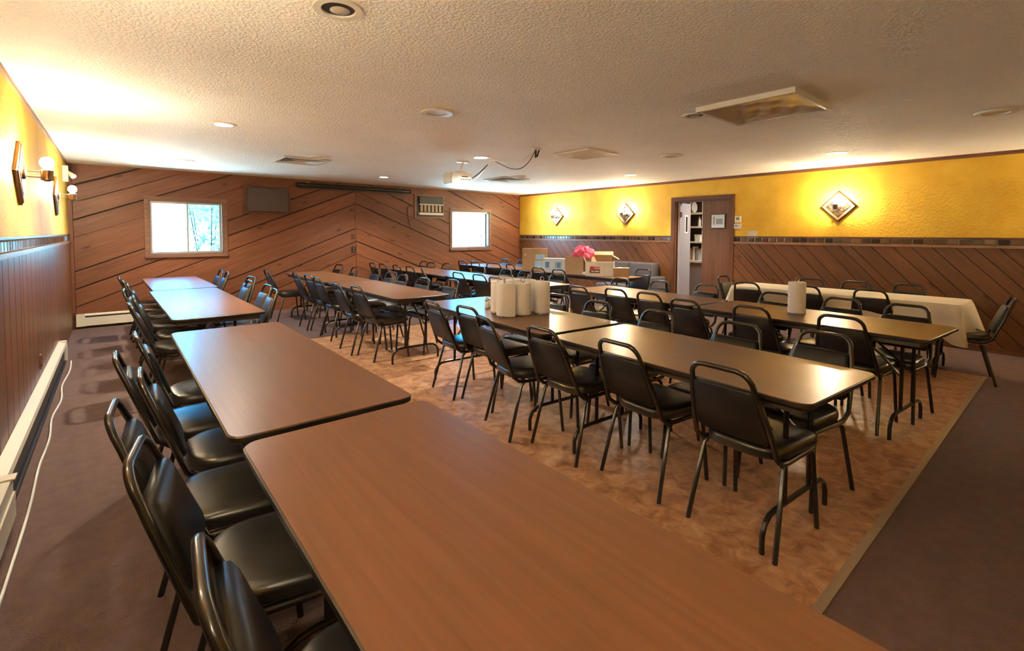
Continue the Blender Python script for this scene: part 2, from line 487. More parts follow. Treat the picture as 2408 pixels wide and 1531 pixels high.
def wains_left():
    y = -1.2
    struct(MB().box((XL, -1.2, 0), (XL+0.0015, YF, RAIL)).build('trim_4', M_BACK), 'dark joints behind the left wainscot')
    while y < YF-0.02:
        w = min(random.choice((0.13, 0.2, 0.22, 0.24, 0.27)), YF-y)
        m = MB().box((-RAIL/2, -(w/2-0.006), -0.007), (RAIL/2, w/2-0.006, 0.007))
        o = m.build('plank', M_WAINS, wl)
        o.matrix_world = Matrix(((0, 0, 1, XL+0.0085), (0, 1, 0, y+w/2), (1, 0, 0, RAIL/2), (0, 0, 0, 1)))
        y += w
wains_left()
# tile band + rails
def band(name, x, side, spans, z0, z1, label):
    m = MB()
    for y0, y1, p in spans:
        m.box((min(x, x+side*0.008), y0, z0), (max(x, x+side*0.008), y1, z1))
    b = struct(m.build(name, M_GROUT), label)
    tiles = {}
    for y0, y1, p in spans:
        if p not in tiles:
            w = p-0.014; t = MB()
            h = (z1-z0)/2-0.008
            t.loft([[(0, -w/2, -h), (0, w/2, -h), (0, w/2, h), (0, -w/2, h)],
                    [(side*0.006, -w/2, -h), (side*0.006, w/2, -h), (side*0.006, w/2, h), (side*0.006, -w/2, h)],
                    [(side*0.008, -w/2+.004, -h+.004), (side*0.008, w/2-.004, -h+.004), (side*0.008, w/2-.004, h-.004), (side*0.008, -w/2+.004, h-.004)]])
            tiles[p] = t.mesh('tile', M_TILE)
        k = int((y1-y0)/p); s = (y1-y0)/k
        for i in range(k):
            o = obj('tile', tiles[p], b, (x+side*0.008, y0+s*(i+0.5), (z0+z1)/2))
            o.rotation_euler = (0, R(random.uniform(-.5, .5)), R(random.uniform(-.5, .5)))
band('trim_5', XR, -1, [(DOOR[1]+0.075, YF, 0.086), (0.0, DOOR[0]-0.075, 0.112)], 1.305, 1.385, 'band of dark square tiles on the right wall')
band('trim_6', XL, 1, [(1.5, YF, 0.105)], 1.305, 1.385, 'band of dark square tiles on the left wall')
def strip(name, mat, a, b, label=None):
    c = [(p+q)/2 for p, q in zip(a, b)]; h = [abs(q-p)/2 for p, q in zip(a, b)]
    k = h.index(max(h))
    if k == 1:
        m = MB().box((-h[1], -h[0], -h[2]), (h[1], h[0], h[2])); rot = (0, 0, R(90))
    elif k == 2:
        m = MB().box((-h[2], -h[1], -h[0]), (h[2], h[1], h[0])); rot = (0, R(-90), 0)
    else:
        m = MB().box((-h[0], -h[1], -h[2]), (h[0], h[1], h[2])); rot = (0, 0, 0)
    return struct(m.build(name, mat, loc=c, rot=rot), label)
n_tr = [7]
def trim(mat, a, b, label):
    strip('trim_%d' % n_tr[0], mat, a, b, label); n_tr[0] += 1
M_RAILR = wood('rail_wood', (0.20, 0.09, 0.045), (0.34, 0.17, 0.09), 0.35, knots=False)
for y0, y1 in ((DOOR[1]+0.075, YF), (-1.4, DOOR[0]-0.075)):
    trim(M_RAILR, (XR-0.026, y0, RAIL-0.006), (XR, y1, RAIL+0.025), 'thin wooden rail under the tiles')
    trim(M_TRIM, (XR-0.016, y0, 1.385), (XR, y1, 1.402), 'thin dark rail above the tiles')
    trim(M_TRIM, (XR-0.030, y0, 0), (XR-0.0145, y1, 0.07), 'low dark skirting')
trim(M_RAILR, (XL, -1.2, RAIL-0.006), (XL+0.026, YF, RAIL+0.025), 'thin wooden rail under the tiles of the left wall')
trim(M_TRIM, (XL, -1.2, 1.385), (XL+0.016, YF, 1.402), 'thin dark rail above the tiles of the left wall')
trim(M_TRIM, (XR-0.018, YB, HC-0.045), (XR, YF, HC), 'dark brown strip where the right wall meets the ceiling')
trim(M_RAILR, (XL, YB, HC-0.035), (XL+0.018, YF, HC), 'pale brown strip where the left wall meets the ceiling')
trim(M_PLANK, (XL, YF-0.022, 0), (XL+0.05, YF+0.01, HC), 'wooden corner post at the far left')
trim(M_PLANK, (XR-0.025, YF-0.012, 0), (XR, YF+0.01, HC), 'wooden corner strip at the far right')
trim(M_PLANK, (CX-0.012, YF-0.008, 1.36), (CX+0.012, YF+0.004, HC), 'narrow cover strip at the chevron joint')

# ------------------------------------------------------------------ windows
def window(name, w, label, right_pane):
    x0, x1, z0, z1 = w
    root = bpy.data.objects.new(name, None); COL.objects.link(root); struct(root, label)
    root.location = ((x0+x1)/2, YF, z0)
    cx = (x0+x1)/2; hw = (x1-x0)/2; h = z1-z0
    def P(n, m, mat, par=root, **k): return m.build(n, mat, par, **k)
    # casing on the wall face
    for a, b in (((-hw-0.058, -0.018, -0.045), (-hw, 0.002, h+0.058)), ((hw, -0.018, -0.045), (hw+0.058, 0.002, h+0.058)),
                 ((-hw, -0.018, h), (hw, 0.002, h+0.058))):
        P('casing', MB().box(a, b), M_CASING)
    P('sill', MB().box((-hw-0.058, -0.045, -0.045), (hw+0.058, 0.002, 0.0)), M_CASING)
    # jamb linings in the wall depth
    P('jamb', MB().box((-hw, 0, 0), (-hw+0.02, 0.155, h)), M_CASING)
    P('jamb', MB().box((hw-0.02, 0, 0), (hw, 0.155, h)), M_CASING)
    P('jamb', MB().box((-hw+.02, 0, h-0.02), (hw-.02, 0.155, h)), M_CASING)
    P('jamb', MB().box((-hw+.02, 0, 0), (hw-.02, 0.155, 0.02)), M_CASING)
    i = hw-0.02
    def sash(xa, xb, y, mat_pane):
        t = 0.026
        s = P('sash', MB().box((xa, y, 0.02), (xa+t, y+0.024, h-0.02)).box((xb-t, y, 0.02), (xb, y+0.024, h-0.02))
              .box((xa+t, y, 0.02), (xb-t, y+0.024, 0.02+t)).box((xa+t, y, h-0.02-t), (xb-t, y+0.024, h-0.02)), M_ALU)
        P('pane', MB().box((xa+t, y+0.010, 0.02+t), (xb-t, y+0.014, h-0.02-t)), mat_pane, s)
        return s
    sash(-i, 0.02, 0.075, M_PANE)
    sash(-0.012, i, 0.105, right_pane)
    P('track', MB().box((-i, 0.05, 0.02), (i, 0.072, 0.045)).box((-i, 0.05, h-0.05), (i, 0.072, h-0.02)), M_ALU)
    P('latch', MB().box((-0.018, 0.060, h*0.46), (0.008, 0.076, h*0.46+0.05)), M_ALU)
window('window_1', W1, 'wide sliding window left of the wall speaker', M_SCREENED)
window('window_2', W2, 'small sliding window beside the right corner', M_HALFCLEAR)

# ------------------------------------------------------------------ doorway with double doors
dr = bpy.data.objects.new('door_1', None); COL.objects.link(dr); struct(dr, 'double doorway in the mustard wall, one leaf open')
dr.location = (XR, (DOOR[0]+DOOR[1])/2, 0)
hw = (DOOR[1]-DOOR[0])/2
def dP(n, a, b, mat, par=dr):
    c = [(p+q)/2 for p, q in zip(a, b)]; h = [abs(q-p)/2 for p, q in zip(a, b)]
    if h[2] >= h[1]:
        m = MB().box((-h[2], -h[1], -h[0]), (h[2], h[1], h[0])); rot = (0, R(-90), 0)
    else:
        m = MB().box((-h[1], -h[0], -h[2]), (h[1], h[0], h[2])); rot = (0, 0, R(90))
    return m.build(n, mat, par, loc=c, rot=rot)
dP('casing', (-0.028, -hw-0.075, 0), (0.0, -hw, DOOR[2]+0.075), M_TRIM)
dP('casing', (-0.028, hw, 0), (0.0, hw+0.075, DOOR[2]+0.075), M_TRIM)
dP('casing', (-0.028, -hw, DOOR[2]), (0.0, hw, DOOR[2]+0.075), M_TRIM)
dP('jamb', (0.0, -hw, 0), (0.15, -hw+0.02, DOOR[2]), M_TRIM)
dP('jamb', (0.0, hw-0.02, 0), (0.15, hw, DOOR[2]), M_TRIM)
dP('jamb', (0.0, -hw+.02, DOOR[2]-0.02), (0.15, hw-.02, DOOR[2]), M_TRIM)
leaf = dP('door_leaf', (0.02, -hw+0.025, 0.01), (0.06, -0.01, DOOR[2]-0.025), M_DOOR)
# open leaf: swung into the passage, hinged at the far jamb
ol = bpy.data.objects.new('open_leaf', None)
leafm = MB().box((0, -0.02, 0.01), (0.50, 0.02, DOOR[2]-0.025))
ol = leafm.build('door_leaf', M_GDOOR, dr, loc=(0.04, hw-0.057, 0), rot=(0, 0, R(8)))
ol['label'] = 'grey open door leaf'
MB().box((0.20, -0.026, 1.45), (0.36, -0.0205, 1.80)).build('window_frame', M_WHITE, ol)
MB().box((0.255, -0.029, 1.48), (0.33, -0.0265, 1.77)).build('pane', M_BLACK, ol)
MB().box((-0.03, -0.045, 1.75), (0.03, -0.021, 1.85)).build('hinge', M_BRASS, ol)
# room beyond the doorway
pw = struct(MB().box((XR+2.6, 2.6, 0), (XR+2.7, 8.6, HC)).build('wall_passage', M_GWALL), 'back wall of the room beyond the doorway')
struct(MB().box((XR+0.15, 2.5, 0), (XR+2.7, 2.6, HC)).build('wall_passage', M_GWALL), 'side wall of the room beyond the doorway')
struct(MB().box((XR+0.15, 8.6, 0), (XR+2.7, 8.7, HC)).build('wall_passage', M_GWALL), 'far side wall of the room beyond the doorway')
struct(MB().box((XR+0.15, 2.5, HC), (XR+2.7, 8.7, HC+0.1)).build('ceiling', M_CEIL), 'ceiling of the room beyond the doorway')
struct(MB().box((XR+0.15, 2.5, -0.1), (XR+2.7, 8.7, 0)).build('floor', M_CARPET), 'floor of the room beyond the doorway')

# ================================================================== CEILING FITTINGS
def annulus(r0, r1, z0, z1, n=28):
    return MB().lathe([(r0, z1), (r1, z1), (r1*0.985, z0), (r0*1.03, z0), (r0, z1)], n, cap=False)
def downlight(x, y, lit, label, glow=M_DOWN):
    t = thing('recessed_light', label, 'ceiling light', (x, y, HC), 0, 'recessed ceiling lights in a grid')
    annulus(0.072, 0.108, -0.009, -0.001).build('trim_ring', M_WHITE, t, 40)
    if lit:
        sp = bpy.data.lights.new('downlight_beam', 'SPOT'); sp.energy = DOWN; sp.color = (1.0, 0.90, 0.76)
        sp.spot_size = R(138); sp.spot_blend = 0.6; sp.shadow_soft_size = 0.05
        so = obj('beam', sp, t, (0, 0, -0.02))
        MB().lathe([(0.0005, -0.012), (0.045, -0.010), (0.068, -0.003), (0.071, -0.001)], 14, cap=False).build('lens', glow, t, 60)
    else:
        MB().lathe([(0.071, -0.002), (0.060, -0.0018), (0.0005, -0.0016)], 24, cap=False).build('baffle', M_BLACK, t, 60)
        MB().lathe([(0.0005, -0.010), (0.028, -0.008), (0.042, -0.004), (0.044, -0.002)], 20, c=(0.012, 0.014, 0), cap=False).build('bulb', M_OFFB, t, 60)
downlight(0.80, 2.17, False, 'unlit recessed light nearest the camera, dark ring with grey bulb')
downlight(0.81, 5.14, True, 'glowing recessed light above the leftmost table row')
downlight(0.80, 8.08, True, 'glowing recessed light nearest the wide left window')
downlight(3.82, 2.14, False, 'unlit black recessed light beside the film-covered grille')
downlight(3.77, 5.12, True, 'glowing recessed light right of the ceiling projector')
downlight(3.75, 8.04, True, 'glowing recessed light above the projection screen housing')
downlight(6.82, 7.94, True, 'glowing recessed light nearest the far right corner')
downlight(6.80, 4.96, True, 'glowing recessed light above the open doorway')
downlight(6.87, 1.98, False, 'unlit recessed light above the white-cloth table')

def ceiling_speaker(x, y, label):
    t = thing('ceiling_speaker', label, 'speaker', (x, y, HC), 0, 'round ceiling speakers')
    annulus(0.085, 0.135, -0.014, -0.001).build('rim', M_WHITE, t, 40)
    MB().lathe([(0.0005, -0.006), (0.06, -0.007), (0.084, -0.003)], 24, cap=False).build('grille', M_CREAM, t, 60)
ceiling_speaker(2.10, 3.48, 'round white ceiling speaker in the middle of the near ceiling')
ceiling_speaker(2.12, 6.50, 'round white ceiling speaker touching the left square vent')
ceiling_speaker(5.54, 3.42, 'round white ceiling speaker right of the flat ceiling panel')
ceiling_speaker(5.57, 0.50, 'round white ceiling speaker at the right edge of the picture')
ceiling_speaker(5.52, 6.38, 'round white ceiling speaker touching the right square vent')

def vent(x, y, label):
    t = thing('ceiling_vent', label, 'vent', (x, y, HC), 0, 'square four-way ceiling vents')
    s = 0.305
    MB().box((-s, -s, -0.004), (s, s, -0.001)).build('backing', M_BLACK, t)
    f = MB()
    for a, b in (((-s, -s), (s, -s+.035)), ((-s, s-.035), (s, s)), ((-s, -s+.035), (-s+.035, s-.035)), ((s-.035, -s+.035), (s, s-.035))):
        f.box((a[0], a[1], -0.016), (b[0], b[1], -0.004))
    f.build('frame', M_WHITE, t)
    for k in range(5):
        q = 0.235-k*0.05
        for rz in range(4):
            m = MB().add([(-q, q-0.030, -0.006), (q, q-0.030, -0.006), (q+0.012, q, -0.022), (-q-0.012, q, -0.022),
                          (-q, q-0.032, -0.004), (q, q-0.032, -0.004), (q+0.012, q-0.002, -0.018), (-q-0.012, q-0.002, -0.018)],
                         [(0, 1, 2, 3), (7, 6, 5, 4), (0, 4, 5, 1), (1, 5, 6, 2), (2, 6, 7, 3), (3, 7, 4, 0)])
            m.build('slat', M_WHITE, t, rot=(0, 0, R(90*rz)))
vent(2.04, 7.0, 'square louvred ceiling vent nearest the wide left window')
vent(5.62, 6.86, 'square louvred ceiling vent nearest the far right corner')
# return grille wrapped in plastic film
t = thing('return_grille', 'square ceiling grille with white frame wrapped in sagging clear film', 'vent', (3.95, 1.65, HC))
s = 0.36
f = MB()
for a, b in (((-s, -s), (s, -s+.028)), ((-s, s-.028), (s, s)), ((-s, -s+.028), (-s+.028, s-.028)), ((s-.028, -s+.028), (s, s-.028))):
    f.box((a[0], a[1], -0.040), (b[0], b[1], 0.0))
f.build('frame', M_WHITE, t)
n = 22; vs_ = []; fs_ = []
for i in range(n+1):
    for j in range(n+1):
        u, v = i/n*2-1, j/n*2-1
        e = (1-u**4)*(1-v**4)
        z = -0.041 + 0.030*e + 0.010*math.sin(9*u+4*v)*(u*u*0.7+0.1)*e + 0.006*math.sin(14*v-6*u)*e
        vs_.append((u*(s-.004), v*(s-.004), z))
for i in range(n):
    for j in range(n):
        a = i*(n+1)+j; fs_.append((a, a+1, a+n+2, a+n+1))
MB().add(vs_, fs_).build('film', M_FILM, t, 60)
# flat square panel
t = thing('ceiling_panel', 'flat square ceiling access panel beside the hanging cables', 'panel', (4.61, 4.05, HC))
MB().box((-0.27, -0.27, -0.012), (0.27, 0.27, 0)).build('panel', plain('panel_paint', (0.55, 0.48, 0.39), 0.5), t)
f = MB()
for a, b in (((-.285, -.285), (.285, -.27)), ((-.285, .27), (.285, .285)), ((-.285, -.27), (-.27, .27)), ((.27, -.27), (.285, .27))):
    f.box((a[0], a[1], -0.014), (b[0], b[1], 0))
f.build('frame', M_WHITE, t)

# projector on its ceiling mount
t = thing('projector', 'cream ceiling projector on a white drop mount', 'projector', (3.79, 5.60, HC), R(-4))
MB().box((-0.085, -0.03, -0.016), (0.085, 0.03, 0)).build('mount_plate', M_WHITE, t)
MB().tube([(0.01, 0, -0.012), (-0.035, 0.01, -0.145)], 0.013, 10).build('mount_pole', M_WHITE, t, 40)
MB().box((-0.075, -0.05, -0.165), (0.035, 0.07, -0.140)).build('bracket', M_CREAM, t)
body = MB()
pr = rrect(-0.21, -0.06, 0.13, 0.20, 0.03, 4)
body.loft([[(x*0.94-.003, y*0.94, -0.165) for x, y in pr], [(x, y, -0.180) for x, y in pr], [(x, y, -0.285) for x, y in pr], [(x*0.93-.003, y*0.9, -0.315) for x, y in pr]])
b_ = body.build('body', M_CREAM, t, 40)
MB().lathe([(0.026, -0.004), (0.026, 0.002)], 16, c=(-0.14, -0.061, -0.235), axis='y').build('fan_grille', M_ALU, b_)
for k in range(5):
    MB().box((-0.06+k*0.034, -0.0635, -0.262), (-0.038+k*0.034, -0.060, -0.248)).build('port', M_BLACK, b_)
MB().box((-0.045, -0.0635, -0.222), (0.05, -0.060, -0.210)).build('vent_slot', M_BLACK, b_)
MB().lathe([(0.035, 0.0), (0.040, 0.03), (0.034, 0.032)], 16, c=(-0.12, 0.198, -0.235), axis='y').build('lens', M_BLACK, t, 40)
# cables between projector and ceiling outlet
def cable(name, pts, r, mat, label, cat='cable', group=None):
    return tag(MB().tube(catmull(pts, 7), r, 6).build(name, mat, None, 60), label, cat, group)
cable('cable', [(3.90, 5.56, 2.20), (3.93, 5.42, 2.26), (3.96, 5.24, 2.37)], 0.007, M_BLACK, 'short black cable rising from the projector')
cable('cable', [(3.90, 5.53, 2.150), (3.935, 5.42, 2.225), (3.97, 5.23, 2.36), (3.98, 5.16, 2.425), (3.99, 5.06, 2.405)], 0.006, M_WHITE, 'white cable from the projector up to the ceiling hook')
cable('cable', [(3.97, 5.14, 2.425), (3.96, 4.98, 2.385), (3.95, 4.80, 2.335), (3.95, 4.60, 2.33), (3.93, 4.42, 2.36), (3.90, 4.22, 2.44)], 0.008, M_WHITE, 'upper pale cable swagged between hook and ceiling outlet')
cable('cable', [(3.985, 5.13, 2.42), (3.97, 4.92, 2.33), (3.95, 4.72, 2.265), (3.95, 4.54, 2.25), (3.94, 4.38, 2.31), (3.91, 4.22, 2.435)], 0.005, M_BLACK, 'lower dark cable swagged between hook and ceiling outlet')
t = thing('cable_outlet', 'ceiling cable outlet with black plugs below the hanging cables', 'outlet', (3.90, 4.20, HC))
MB().lathe([(0.05, -0.012), (0.055, 0.0)], 18).build('rose', M_WHITE, t, 40)
MB().tube([(0.0, 0.01, -0.01), (0.005, 0.02, -0.10)], 0.012, 8).build('plug', M_BLACK, t, 40)
MB().tube([(0.035, -0.01, -0.01), (0.02, 0.01, -0.09)], 0.010, 8).build('plug', M_BLACK, t, 40)

# ================================================================== WALL FITTINGS
def sconce(y, right, label):
    """diamond wall plate with two thin rods carrying a cup and a bare globe bulb; local +x points into the room"""
    t = thing('wall_sconce', label, 'wall lamp', (XR if right else XL, y, 1.845), R(180) if right else 0, 'diamond wall sconces')
    h = 0.225
    dia = lambda q: [(0, q), (q, 0), (0, -q), (-q, 0)]
    def ring(q, x): return [(x, a, b) for a, b in dia(q)]
    MB().loft([ring(h, 0.001), ring(h, 0.020), ring(h-0.018, 0.026), ring(h-0.018, 0.020)], True, True).build('frame_edge', M_DIAME, t)
    MB().loft([ring(h-0.016, 0.020), ring(h-0.018, 0.0295), ring(h-0.066, 0.0275)], True, True).build('frame', M_DIAM, t)
    MB().loft([ring(h-0.064, 0.022), ring(h-0.064, 0.0300), ring(h-0.075, 0.0315)], True, True).build('plate', M_PLATE, t)
    MB().lathe([(0.040, 0.030), (0.040, 0.042), (0.028, 0.050)], 18, axis='x').build('rose', M_BRASS, t, 40)
    arm = MB()
    for dz in (-0.020, 0.020):
        arm.tube([(0.04, 0, dz), (0.125, 0, dz)], 0.0045, 8)
    arm.build('arm', M_BRASS, t, 40)
    MB().lathe([(0.012, -0.048), (0.034, -0.040), (0.036, 0.030), (0.030, 0.034)], 18, c=(0.152, 0, 0)).build('socket', M_BRASS, t, 40)
    b = [(0.014, 0.034), (0.018, 0.045)] + [(0.040*math.sin(a), 0.085-0.042*math.cos(a)) for a in [0.55+k*(math.pi-0.56)/6 for k in range(7)]]
    MB().lathe(b, 12, c=(0.152, 0, 0)).build('bulb', M_BULB, t, 60)
sconce(8.13, True, 'lit diamond sconce on the mustard wall nearest the far corner')
sconce(6.12, True, 'lit diamond sconce on the mustard wall just left of the doorway')
sconce(2.33, True, 'lit diamond sconce on the mustard wall right of the doorway')
sconce(-0.55, True, 'unseen diamond sconce added beyond the right picture edge to light the room')  # added out of frame to light the near right part of the room
sconce(4.78, False, 'lit diamond sconce on the left wall nearest the camera')
sconce(7.50, False, 'lit diamond sconce on the left wall nearest the far corner')
sconce(1.80, False, 'unseen diamond sconce added on the left wall beside the camera for fill')  # added out of frame to brighten the near tables and ceiling
sconce(-0.60, False, 'unseen diamond sconce added on the left wall behind the camera for fill')  # added behind the camera as fill for the near room

t = thing('emergency_light', 'small white twin-head emergency light high on the left wall', 'emergency light', (XL, 8.75, 2.22))
MB().box((0.0, -0.05, -0.11), (0.055, 0.05, 0.10)).build('housing', M_WHITE, t)
for dy in (-0.07, 0.08):
    MB().tube([(0.05, dy*0.3, 0.02), (0.11, dy, -0.04)], [0.018, 0.034], 12).build('lamp_head', M_WHITE, t, 40)

# wall speaker on the far wall
t = thing('wall_speaker', 'flat brown-grey speaker cabinet on the plank wall right of the window', 'speaker', (2.13, YF, 2.02))
MB().box((-0.37, -0.06, -0.245), (0.355, 0.0, 0.255)).build('backing_board', M_TRIM, t)
bx = MB(); rr = rrect(-0.31, -0.215, 0.345, 0.215, 0.012, 3)
bx.loft([[(x, -0.06, z) for x, z in rr], [(x, -0.165, z) for x, z in rr], [(x*0.985, -0.175, z*0.985) for x, z in rr]])
bx.build('cabinet', M_SPK, t)
MB().box((-0.30, -0.181, -0.205), (0.335, -0.1755, 0.205)).build('grille', M_SPK, t)
MB().box((0.345, -0.09, -0.06), (0.40, -0.03, 0.03)).build('bracket', M_TRIM, t)
# rolled projection screen
t = thing('projection_screen', 'long black rolled-up projection screen housing under the ceiling', 'projection screen', (3.81, YF-0.10, 2.335))
MB().lathe([(0.036, -1.16), (0.041, -1.15), (0.041, 1.15), (0.036, 1.16)], 16, axis='x').build('housing', M_BLACK, t, 40)
MB().box((-1.12, -0.012, -0.062), (1.12, 0.012, -0.037)).build('bottom_bar', M_BLACK, t)
for s_ in (-1, 1):
    MB().lathe([(0.045, 0), (0.045, 0.02)], 16, c=(s_*1.165-0.01, 0, 0), axis='x').build('end_cap', M_BLACK, t, 40)
    MB().box((s_*0.95-0.02, 0.0, 0.02), (s_*0.95+0.02, 0.099, 0.055)).build('bracket', M_ALU, t)
# through-wall air conditioner
t = thing('air_conditioner', 'framed wall air conditioner with dark top and vertical louvres', 'air conditioner', ((AC[0]+AC[1])/2, YF, AC[2]))
w2, h2 = (AC[1]-AC[0])/2, AC[3]-AC[2]
for a, b in (((-w2-.05, -.02, -.045), (-w2, .0, h2+.045)), ((w2, -.02, -.045), (w2+.05, .0, h2+.045)), ((-w2, -.02, h2), (w2, .0, h2+.045)), ((-w2, -.02, -.045), (w2, .0, 0))):
    MB().box(a, b).build('frame', M_CASING, t)
MB().box((-w2+.002, -0.005, .002), (w2-.002, 0.12, h2-.002)).build('case', M_BLACK, t)
MB().box((-w2+.06, -0.055, h2*0.62), (w2-.01, -0.006, h2-.02)).build('control_panel', M_BLACK, t)
MB().box((-w2+.05, -0.062, h2*0.575), (w2-.006, -0.006, h2*0.62)).build('trim_bar', M_CREAM, t)
MB().box((-w2+.05, -0.062, 0.035), (w2-.006, -0.006, 0.085)).build('trim_bar', M_CREAM, t)
for k in range(6):
    x = -w2+0.085+k*0.096
    MB().box((x, -0.040, 0.105), (x+0.062, -0.012, h2*0.56)).build('louvre', plain('louvre_tan', (0.40, 0.29, 0.20), 0.5) if k == 0 else bpy.data.materials['louvre_tan'], t)
tag(MB().tube(catmull([(5.13, YF-0.010, 2.02), (4.985, YF-0.012, 2.00), (4.99, YF-0.012, 1.80), (5.04, YF-0.012, 1.62), (5.06, YF-0.012, 1.56)], 6), 0.010, 6).build('power_cord', M_CASING, None, 60), 'tan power cord hanging left of the air conditioner', 'cord')
def plate(name, x, y, z, sx, sy, sz, mat, label, cat, face):
    """wall plate; face: outward direction 'x-','x+','y-'"""
    t = thing(name, label, cat, (x, y, z))
    d = {'x-': (-1, 0), 'x+': (1, 0), 'y-': (0, -1)}[face]
    if d[0]:
        MB().box((min(0, d[0]*sx), -sy/2, -sz/2), (max(0, d[0]*sx), sy/2, sz/2)).build('cover', mat, t)
        return t, lambda a, b, c, e, m, n: MB().box((min(d[0]*sx, d[0]*(sx+m)), a, b), (max(d[0]*sx, d[0]*(sx+m)), c, e)).build(n[0], n[1], t)
    MB().box((-sy/2, -sx, -sz/2), (sy/2, 0, sz/2)).build('cover', mat, t)
    return t, lambda a, b, c, e, m, n: MB().box((a, -sx-m, b), (c, -sx, e)).build(n[0], n[1], t)
_, f = plate('wall_socket', 3.745, YF, 1.36, 0.012, 0.075, 0.115, M_TRIM, 'upper brown wall socket at the chevron joint', 'socket', 'y-')
f(-.018, .01, .018, .04, .003, ('outlet', M_BLACK)); f(-.018, -.04, .018, -.01, .003, ('outlet', M_BLACK))
_, f = plate('wall_socket', 3.76, YF, 1.10, 0.014, 0.10, 0.115, M_BLACK, 'lower dark wall socket at the chevron joint', 'socket', 'y-')
f(-.018, .01, .018, .04, .003, ('outlet', M_TRIM)); f(-.018, -.04, .018, -.01, .003, ('outlet', M_TRIM))
_, f = plate('wall_socket', XL+0.0155, 5.48, 0.36, 0.010, 0.075, 0.115, M_TRIM, 'brown wall socket low on the left wainscot', 'socket', 'x+')
f(-.018, .01, .018, .04, .003, ('outlet', M_BLACK)); f(-.018, -.04, .018, -.01, .003, ('outlet', M_BLACK))
_, f = plate('thermostat', XR, 3.79, 1.69, 0.028, 0.105, 0.105, M_WHITE, 'upper square thermostat right of the doorway', 'thermostat', 'x-')
f(-.025, -.01, .025, .03, .002, ('display', plain('lcd', (0.16, 0.18, 0.15), 0.3)))
_, f = plate('thermostat', XR, 3.79, 1.57, 0.030, 0.12, 0.085, M_WHITE, 'lower wide thermostat right of the doorway', 'thermostat', 'x-')
f(.0, .0, .045, .02, .002, ('display', bpy.data.materials['lcd']))
_, f = plate('light_switch', XR, 3.55, 1.435, 0.010, 0.155, 0.115, M_CREAM, 'cream switch plate just above the tile band', 'light switch', 'x-')
for yy in (-.045, 0.0, .045): f(yy-.006, -.012, yy+.006, .014, .008, ('toggle', M_WHITE))
# framed notice on the closed leaf
t = thing('framed_notice', 'small framed picture hung on the closed brown door', 'picture', (XR+0.02, 4.155, 1.665))
f = MB()
for a, b in (((-.135, -.13), (.135, -.115)), ((-.135, .115), (.135, .13)), ((-.135, -.115), (-.12, .115)), ((.12, -.115), (.135, .115))):
    f.box((-0.014, a[0], a[1]), (0, b[0], b[1]))
f.build('frame', M_DIAME, t)
MB().box((-0.008, -.12, -.115), (-0.001, .12, .115)).build('sheet', plain('pale_sheet', (0.66, 0.74, 0.82), 0.3), t)
MB().box((-0.0095, -.085, -.055), (-0.0081, .035, .045)).build('print', plain('grey_print', (0.30, 0.31, 0.33), 0.4), t)
MB().box((-0.0095, .06, -.065), (-0.0081, .085, .08)).build('print', bpy.data.materials['grey_print'], t)
# baseboard heaters
def heater_far():
    t = thing('baseboard_heater', 'cream baseboard heater under the wide left window', 'heater', (-0.46, YF-0.017, 0))
    MB().box((0, -0.012, 0.03), (2.0, 0, 0.215)).build('back_panel', M_CREAM, t)
    MB().box((0.0, -0.072, 0.035), (0.10, -0.012, 0.215)).build('end_cap', M_CREAM, t)
    MB().box((0.10, -0.070, 0.04), (2.0, -0.060, 0.165)).build('front_panel', M_CREAM, t)
    MB().add([(0.10, -0.012, 0.215), (2.0, -0.012, 0.215), (2.0, -0.066, 0.195), (0.10, -0.066, 0.195), (0.10, -0.012, 0.209), (2.0, -0.012, 0.209), (2.0, -0.066, 0.189), (0.10, -0.066, 0.189)],
             [(0, 1, 2, 3), (7, 6, 5, 4), (0, 4, 5, 1), (1, 5, 6, 2), (2, 6, 7, 3), (3, 7, 4, 0)]).build('hood', M_CREAM, t)
    MB().box((0.10, -0.055, 0.06), (2.0, -0.013, 0.17)).build('element', M_BLACK, t)
heater_far()
def heater_left():
    t = thing('baseboard_heater', 'long white heater along the left wall with its front cover missing', 'heater', (XL+0.017, 3.35, 0))
    L_ = 3.72
    MB().box((0, 0, 0.03), (0.010, L_, 0.225)).build('back_panel', M_CREAM, t)
    MB().add([(0.0, 0, 0.235), (0.058, 0, 0.218), (0.064, 0, 0.190), (0.056, 0, 0.190), (0.050, 0, 0.212), (0, 0, 0.226)] + [(0.0, L_, 0.235), (0.058, L_, 0.218), (0.064, L_, 0.190), (0.056, L_, 0.190), (0.050, L_, 0.212), (0, L_, 0.226)],
             [(0, 1, 2, 3, 4, 5), (11, 10, 9, 8, 7, 6)] + [(i, (i+1) % 6, 6+(i+1) % 6, 6+i) for i in range(6)]).build('hood', M_CREAM, t)
    MB().box((0.011, 0, 0.05), (0.046, L_, 0.17)).build('element', M_BLACK, t)
    MB().box((0.0, L_, 0.02), (0.068, L_+0.07, 0.238)).build('end_cap', M_CREAM, t)
    for k in range(7):
        MB().box((0.011, 0.3+k*0.5, 0.172), (0.058, 0.312+k*0.5, 0.209)).build('bracket', M_CREAM, t)
    MB().box((0.0, 0, 0.0), (0.06, L_, 0.03)).build('base_rail', M_BLACK, t)
heater_left()
t = thing('heater_cover', 'boxy white heater cover at the left picture edge', 'heater', (XL+0.017, 1.2, 0))
MB().box((0, 0, 0.02), (0.085, 2.12, 0.235)).build('case', M_CREAM, t)
MB().box((0.086, 0.02, 0.045), (0.094, 2.10, 0.165)).build('front_panel', M_CREAM, t)
MB().box((0.0, 2.06, 0.236), (0.10, 2.13, 0.242)).build('joint_cover', M_CREAM, t)
